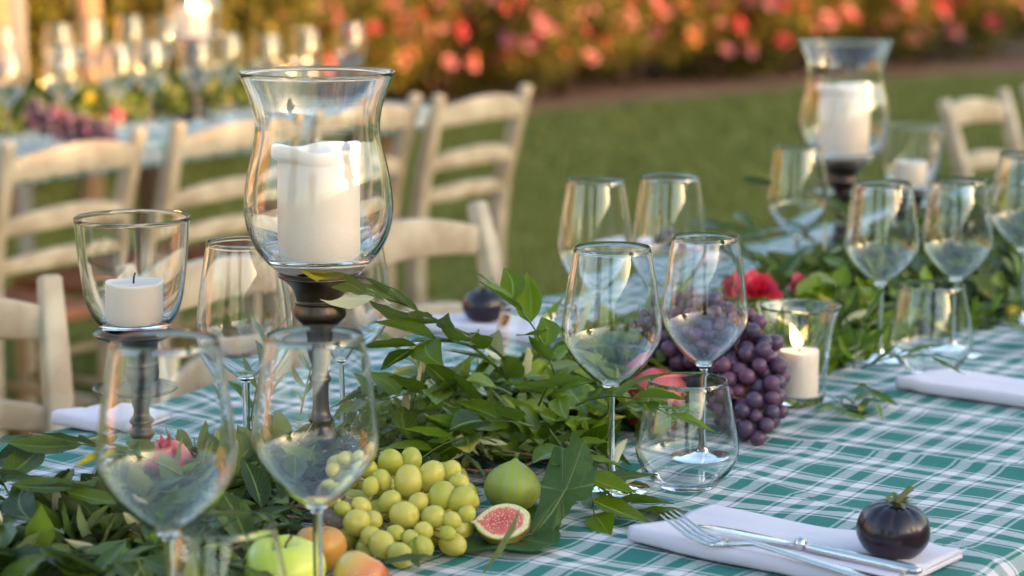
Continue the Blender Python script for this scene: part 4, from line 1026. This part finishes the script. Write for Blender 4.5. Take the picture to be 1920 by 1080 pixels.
# flowers in the garland
def flower(p, r, mat, label, rot):
    e = empty('flower_head', p, 0, label, 'flower'); e.rotation_euler = rot
    base = rose_mesh('petals', mat, r); link('petals', base, e)
    mk('stem', *tube_data([(0, 0, -r * .3), (0, .01, -r * 1.4)], .002, 6), M_stem, e); return e
flower(PD(1425, 545, 2.72), .017, M_fuchsia, 'crimson-pink flower behind the rim of the candle glass', (.9, .2, 0))
flower(PD(1392, 540, 2.75), .013, M_fuchsia, 'dark red flower seen through the wine glass before the grapes', (.7, -.5, 0))
flower(PD(1503, 538, 2.78), .012, M_rose, 'small red flower above the candle glass among green leaves', (.8, .3, 0))
# ---------------------------------------------------------------- garland
KEEP = []                                  # (x, y, r) discs kept free of greenery
def keep(p, r): KEEP.append((p.x, p.y, r))
keep(P(760, 960, TZ), .075); keep(P(700, 1010, TZ), .055); keep(P(960, 975, TZ), .055); keep(P(940, 1010, TZ), .06); keep(P(1060, 960, TZ), .045)
keep(PD(535, 0, 1.70), .05); keep(PD(660, 0, 1.71), .05); keep(P(790, 1045, TZ), .055); keep(P(850, 1040, TZ), .03); keep(PD(640, 0, 1.85), .035); keep(PD(600, 0, 1.78), .035); keep(P(760, 1040, TZ), .05); keep(PD(470, 0, 1.62), .05); keep(P(830, 1000, TZ), .03)
for q in ((1290, 930), (420, 1130), (1140, 945)): keep(P(*q, TZ), .045)
keep(P(966, 920, TZ), .045); keep(P(1128, 915, TZ), .035); keep(P(1215, 860, TZ), .05); keep(P(1250, 960, TZ), .03); keep(PD(594, 137, 2.05), .012); keep(PD(247, 408, 2.10), .012)
for s in spine: keep(s[0], .035)
keep(PD(1500, 582, 2.4), .045); keep(PD(1228, 800, 2.27), .03)
for q in ((308, 640, 1.53), (590, 632, 1.625), (1148, 465, 2.04), (1323, 456, 2.13), (1656, 347, 2.63), (1798, 345, 2.67), (456, 457, 2.08), (648, 452, 2.16)): keep(PD(*q), .020)
def blocked(p): return any((p[0] - x) ** 2 + (p[1] - y) ** 2 < r * r for x, y, r in KEEP)
US = [-1.6, -1.25, -1.0, -.8, -.62, -.45, -.30, -.15, 0, .18, .4, 1.0, 2.7]
HS = [.03, .03, .035, .040, .062, .085, .075, .045, .045, .080, .095, .10, .10]
CV = [.45, .45, .44, .42, .42, .42, .42, .40, .40, .41, .42, .44, .46]
HW = [.15, .16, .155, .13, .12, .12, .11, .10, .10, .14, .16, .15, .15]
def mound(u): return (interp(US, HS, u), interp(US, CV, u), interp(US, HW, u))
GE = empty('leafy_garland', T(.3, .4, TZ), 0, 'long garland of ruscus, laurel, olive and box along the middle of the near table', 'garland')
gb = Vector(GE.location); items = {'r': [], 'l': [], 'o': [], 'b': []}
def put(key, kind, p, d, up, L, ws=1.0): items[key].append((kind, random.randrange(4), leaf_M(p - gb, d, up, L, ws)))
n = 0
while n < 5600:
    u = random.uniform(-1.6, 2.6) if random.random() < .35 else random.uniform(-1.45, .9)
    h, c, hwid = mound(u); a = random.uniform(-1, 1); v = c + a * hwid * (1 + .15 * random.gauss(0, 1))
    top = h * max(0, 1 - a * a) ** .6
    z = TZ + .004 + top * random.random() ** .5 * random.uniform(.5, 1.08)
    p = T(u, v, z)
    if blocked(p): continue
    n += 1
    nrm = (V1 * a * .9 + Vector((0, 0, .75)) + rvec() * .42).normalized()
    out = rvec(); out = (out - nrm * out.dot(nrm)).normalized() + nrm * random.uniform(-.1, .5) + V1 * .25 * a - Vector((0, 0, .25)); out.normalize()
    q = random.random(); L = 0
    if u < -.83: key, kind, L, ws = ('l', 'ellip', random.uniform(.042, .068), 1.0) if q < .75 else (('r', 'ovate', .045, 1) if q < .88 else ('o', 'lance', .05, 1))
    elif u < -.62 and a < .3: key, kind, L, ws = ('b', 'round', random.uniform(.009, .015), 1.0) if q < .75 else (('o', 'lance', .04, 1) if q < .9 else ('r', 'ovate', .035, 1))
    elif u < .1: key, kind, L, ws = ('r', 'ovate', random.uniform(.042, .066), 1.0) if q < .72 else (('o', 'lance', random.uniform(.045, .065), 1.15) if q < .90 else ('b', 'round', .014, 1))
    else: key, kind, L, ws = ('l', 'ellip', random.uniform(.04, .07), 1) if q < .6 else (('r', 'ovate', .045, 1) if q < .9 else ('o', 'lance', .05, 1))
    if z - TZ < .02: out.z = abs(out.z)
    tip = p + out * L
    if tip.z < TZ + .004: out.z += (TZ + .004 - tip.z) / L; out.normalize()
    if blocked(p + out * L): continue
    if key == 'b':
        for _ in range(3): put('b', 'round', p + rvec() * .012 + Vector((0, 0, .004)), (out + rvec() * .8).normalized(), (Vector((0, 0, 1)) + rvec() * .7).normalized(), L)
    put(key, kind, p, out, (nrm * (-1 if key == 'o' and random.random() < .5 else 1) + rvec() * .25).normalized(), L, ws)
for key, mt, nm in (('r', M_rusc, 'ruscus_filler'), ('l', M_laur, 'laurel_filler'), ('o', M_oliv, 'olive_filler'), ('b', M_box, 'box_filler')): stuff_leaves(nm, items[key], mt, GE)
# dark woven core of twigs
vs, fs = [], []
for k in range(150):
    u = random.uniform(-1.5, 2.4); h, c, hwid = mound(u); q = [T(u + i * .05, c + random.uniform(-.7, .7) * hwid, TZ + .008 + random.random() * h * .6) - gb for i in range(5)]
    tube_data(q, .0016, 5, False, vs, fs)
tw = mk('twigs', vs, fs, M_wood, GE); tw['kind'] = 'stuff'
# visible sprigs, each with single leaves
cnt = 0
def gsprig(x, y, z, dirv, L, n, kind, ll, mat, **kw):
    global cnt
    b = P(x, y, TZ + z) - gb; cnt += n
    return sprig(b, dirv, L, n, kind, ll, mat, GE, minz=.006, **kw)
V_ = Vector
# ruscus sprigs in the middle, fanning up
for x, y, z, d, L, n in ((1000, 800, .05, V_((-.9, -.2, .45)), .13, 9), (930, 830, .04, V_((-.5, -.5, .5)), .10, 8), (1010, 760, .07, V_((.1, -.5, .55)), .10, 8), (960, 740, .07, V_((-.9, .1, .6)), .13, 9), (1060, 830, .05, V_((.3, -.8, .15)), .11, 8),
                       (900, 760, .06, V_((-.8, -.3, .7)), .11, 8), (1080, 760, .08, V_((.5, -.4, .45)), .10, 8), 
                       (1040, 700, .10, V_((-.3, .1, .8)), .09, 7), (1100, 900, .02, V_((.5, -.7, .1)), .09, 6)):
    gsprig(x, y, z, d, L, n, 'ovate', .054, M_rusc, droop=1.1, spread=.8)
for x, y, z, d, L, n in ((120, 1000, .04, V_((-.8, .5, .25)), .16, 12), (260, 960, .05, V_((-.7, .6, .3)), .16, 12), (60, 1050, .04, V_((-.9, .1, .2)), .12, 10), (330, 900, .05, V_((-.8, .3, .4)), .14, 11), (200, 1060, .04, V_((.6, .1, .2)), .12, 9), (30, 960, .04, V_((-.3, .6, .3)), .1, 8)):
    gsprig(x, y, z, d, L, n, 'ellip', .062, M_laur, droop=.6, spread=.8)
for x, y, z, d, L, n in ((830, 740, .05, V_((-.6, -.1, .8)), .08, 9), (560, 780, .05, V_((.2, .5, .9)), .09, 10), (470, 790, .05, V_((.1, .3, .9)), .09, 9), (760, 800, .04, V_((.2, 0, 1)), .06, 9)):
    gsprig(x, y, z, d, L, n, 'lance', .040, M_oliv, droop=.4, spread=.6)
for x, y, z, d, L, n in ((1560, 470, .06, V_((-.8, .2, .5)), .16, 9), (1620, 440, .08, V_((-.6, -.1, .6)), .15, 9), (1760, 440, .08, V_((.5, 0, .6)), .15, 9), (1570, 560, .03, V_((-.9, -.1, .3)), .16, 9), (1850, 600, .03, V_((.7, -.5, .2)), .15, 9), (1480, 560, .05, V_((-.5, 0, .7)), .12, 8), (1440, 460, .02, V_((-.9, .3, .4)), .12, 8)):
    gsprig(x, y, z, d, L, n, 'ellip', .060, M_laur, droop=.7, spread=.8)
# grassy sprig right of the burning candle
for x, y, z, d, L, n in ((1600, 720, .01, V_((.1, -.6, .2)), .10, 9), (1580, 740, .01, V_((-.2, -.8, .1)), .08, 8), (1615, 690, .03, V_((.4, -.3, .3)), .09, 8), (1600, 690, .03, V_((.1, .2, .8)), .06, 7)):
    gsprig(x, y, z, d, L, n, 'lance', .045, M_rusc, droop=.8, spread=.5)
# free branches lying over the garland
def branch(name, label, pts_, kind, ll, n, mat, wsc=1.0, cat='branch', spread=.7, lift=.3):
    b = pts_[0]; e = empty(name, b, 0, label, cat); path = [Vector(p) - b for p in pts_]
    sm = smooth_prof([tuple(p) for p in path], 4) if False else crspl_open(path, 5)
    mk('twig', *tube_data(sm, [.0016 * (1 - .6 * i / len(sm)) for i in range(len(sm))], 6), M_stem, e)
    for k in range(n):
        s = .06 + .94 * k / (n - 1); x = s * (len(sm) - 1) - 1e-4; i = int(x); q = sm[i].lerp(sm[i + 1], x - i); t = (sm[i + 1] - sm[i]).normalized(); sdv = t.cross(V_((0, 0, 1))).normalized()
        sg = 1 if k % 2 else -1; ld = t * .75 + sdv * sg * spread * random.uniform(.5, 1.1) + V_((0, 0, random.uniform(-.4, .6) * lift)); 
        if k == n - 1: ld = t
        upn = (V_((0, 0, 1)) + rvec() * .6).normalized() * (-1 if mat is M_oliv and random.random() < .55 else 1)
        link('leaf', leaf_mesh(kind, random.randrange(4), mat, 1), e, leaf_M(q, ld, upn, ll * random.uniform(.8, 1.15), wsc))
    return e
def crspl_open(pts, n=5):
    out = []; m = len(pts)
    for i in range(m - 1):
        p0, p1, p2, p3 = pts[max(0, i - 1)], pts[i], pts[i + 1], pts[min(m - 1, i + 2)]
        for k in range(n):
            t = k / n; out.append(.5 * (2 * p1 + (p2 - p0) * t + (2 * p0 - 5 * p1 + 4 * p2 - p3) * t * t + (-p0 + 3 * p1 - 3 * p2 + p3) * t ** 3))
    out.append(Vector(pts[-1])); return out
branch('olive_branch', 'olive branch with pale silver leaves arching left towards the big candlestick', [PD(1000, 730, 2.25), PD(920, 650, 2.17), PD(840, 610, 2.12), PD(760, 572, 2.08), PD(690, 552, 2.05)], 'lance', .068, 15, M_oliv, 1.25, spread=.5, lift=.35)
branch('ruscus_branch', 'glossy green ruscus branch under the arching olive branch', [PD(960, 720, 2.22), PD(900, 660, 2.16), PD(850, 640, 2.12), PD(800, 640, 2.08), PD(770, 655, 2.06)], 'ovate', .054, 9, M_rusc, 1.0, spread=.9, lift=.5)
branch('olive_twig', 'small olive twig lying between the sharp wine glass foot and the tumbler', [P(1190, 935, TZ + .006), P(1165, 900, TZ + .012), P(1150, 870, TZ + .02), P(1120, 850, TZ + .03)], 'lance', .036, 6, M_oliv, 1.0, spread=.8)
branch('laurel_branch', 'laurel branch with pointed leaves reaching onto the cloth at lower left', [P(240, 960, TZ + .02), P(170, 935, TZ + .03), P(120, 925, TZ + .028), P(80, 925, TZ + .02)], 'ellip', .045, 10, M_laur, 1.0, spread=.8)
branch('ruscus_branch', 'dark leafy tip crossing the pink pomegranate behind the tumbler', [PD(1100, 800, 2.22), PD(1150, 770, 2.16), PD(1200, 765, 2.12), PD(1235, 775, 2.09)], 'ovate', .042, 6, M_rusc, 1.0, spread=.8)
# single green leaves near the apples
branch('laurel_branch', 'bright green long leaf sprig at the bottom border left of the tumbler', [P(200, 1085, TZ + .03), P(240, 1060, TZ + .035), P(290, 1040, TZ + .03)], 'ellip', .05, 4, M_rusc, 1.0, spread=.5)
# ---------------------------------------------------------------- second table: things on it
def T2(u, v, z=0): q = O2 + U2 * u + V2 * v; return Vector((q.x, q.y, TZ + z))
g = 'glasses on the second table'
k = 0
for u in np.arange(-1.05, 1.0, .15):
    for v, lab in ((.16, 'blurred wine glass on the near side of the second table'), (.76, 'blurred wine glass on the far side of the second table')):
        b = T2(u + random.uniform(-.03, .03), v + random.uniform(-.03, .03)); wine(0, 0, 0, ORD[k // 2] + ' ' + lab.replace('on the', 'from the left on the'), g + (' near row' if v < .5 else ' far row'), random.uniform(.9, 1.0), .9, b); k += 1
GE2 = empty('leafy_garland', T2(-.4, .45), 0, 'blurred leafy garland along the middle of the second table', 'garland'); gb2 = Vector(GE2.location); it = []
for _ in range(2600):
    u = random.uniform(-1.6, .95); a = random.uniform(-1, 1); z = .05 * max(0, 1 - a * a) ** .5 * random.uniform(.3, 1); p = T2(u, .46 + a * .12, z + .006)
    it.append(('ellip', random.randrange(4), leaf_M(p - gb2, (V_((0, 0, .6)) + rvec()).normalized(), (V_((0, 0, 1)) + rvec()).normalized(), random.uniform(.045, .07))))
stuff_leaves('foliage', it, M_laur, GE2)
pts = []; c0 = P(195, 218, TZ + .075)
for _ in range(6000):
    t = random.random(); c = c0 + V_((-.14 * (1 - t), 0, -.045 * t)); p = c + rvec() * .030 * random.uniform(.5, 1)
    if p.z > TZ + .012 and all((p - q).length > .019 for q, s in pts): pts.append((p, .0105))
    if len(pts) > 70: break
bunch('grape_bunch', pts, GP, 'blurred purple grapes hanging from the garland of the second table', [c0, c0 + V_((-.05, 0, .0)), c0 + V_((-.1, 0, 0))])
pomegranate(P(102, 222, TZ + .03), .022, 'blurred red fruit left of the grapes on the second table', TZ + .012)
pomegranate(P(218, 215, TZ + .03), .018, 'blurred orange-red fruit right of the grapes on the second table', TZ + .012)
tg = 'tea lights added for glints on the second table'
for (x, y, z) in ((24, 176, .05), (76, 155, .05), (144, 147, .05), (218, 152, .05), (246, 128, .05), (273, 168, .05), (308, 152, .05), (360, 143, .05), (415, 138, .05), (395, 130, .05), (212, 205, .05), (535, 128, .05), (578, 122, .05)):  # tea lights added in place of sun glints on the glasses
    p = P(x, y, TZ + .035); e = empty('glint_tea_light', (p.x, p.y, TZ + .0005), 0, ORD[sorted([24,76,144,218,246,273,308,360,415,395,212,535,578]).index(x)] + ' added tea light from the left, standing in for a sun glint on the second table', 'tea light', tg)
    lathe('wax', [(0, 0), (.019, 0), (.019, .016), (.017, .0165), (.016, .014), (0, .014)], M_wax, e, 20); flame(e, .018, .017, M_flame2)
    lathe('glass', shell([(0, 0), (.02, .0002), (.0235, .002), (.026, .02), (.028, .05)], .0015, .0), M_glass, e, 24) if False else None
pb = P(366, 170, TZ + .07); pb.z = TZ + .001
def stick_plain(e, H): stick_big(e, H)
hurricane(0, 0, 0, .36, (1, 1), ('blurred bronze candlestick on the second table', 'blurred glass candle shade glowing on the second table', 'lit candle glowing white inside the shade on the second table'), stick_plain, .07, .034, True, pb, False)
lc = [o for o in bpy.data.objects if o.name.startswith('pillar_candle')][-1]
flame(lc, .062, .045, M_flame2)
bpy.context.view_layer.update()
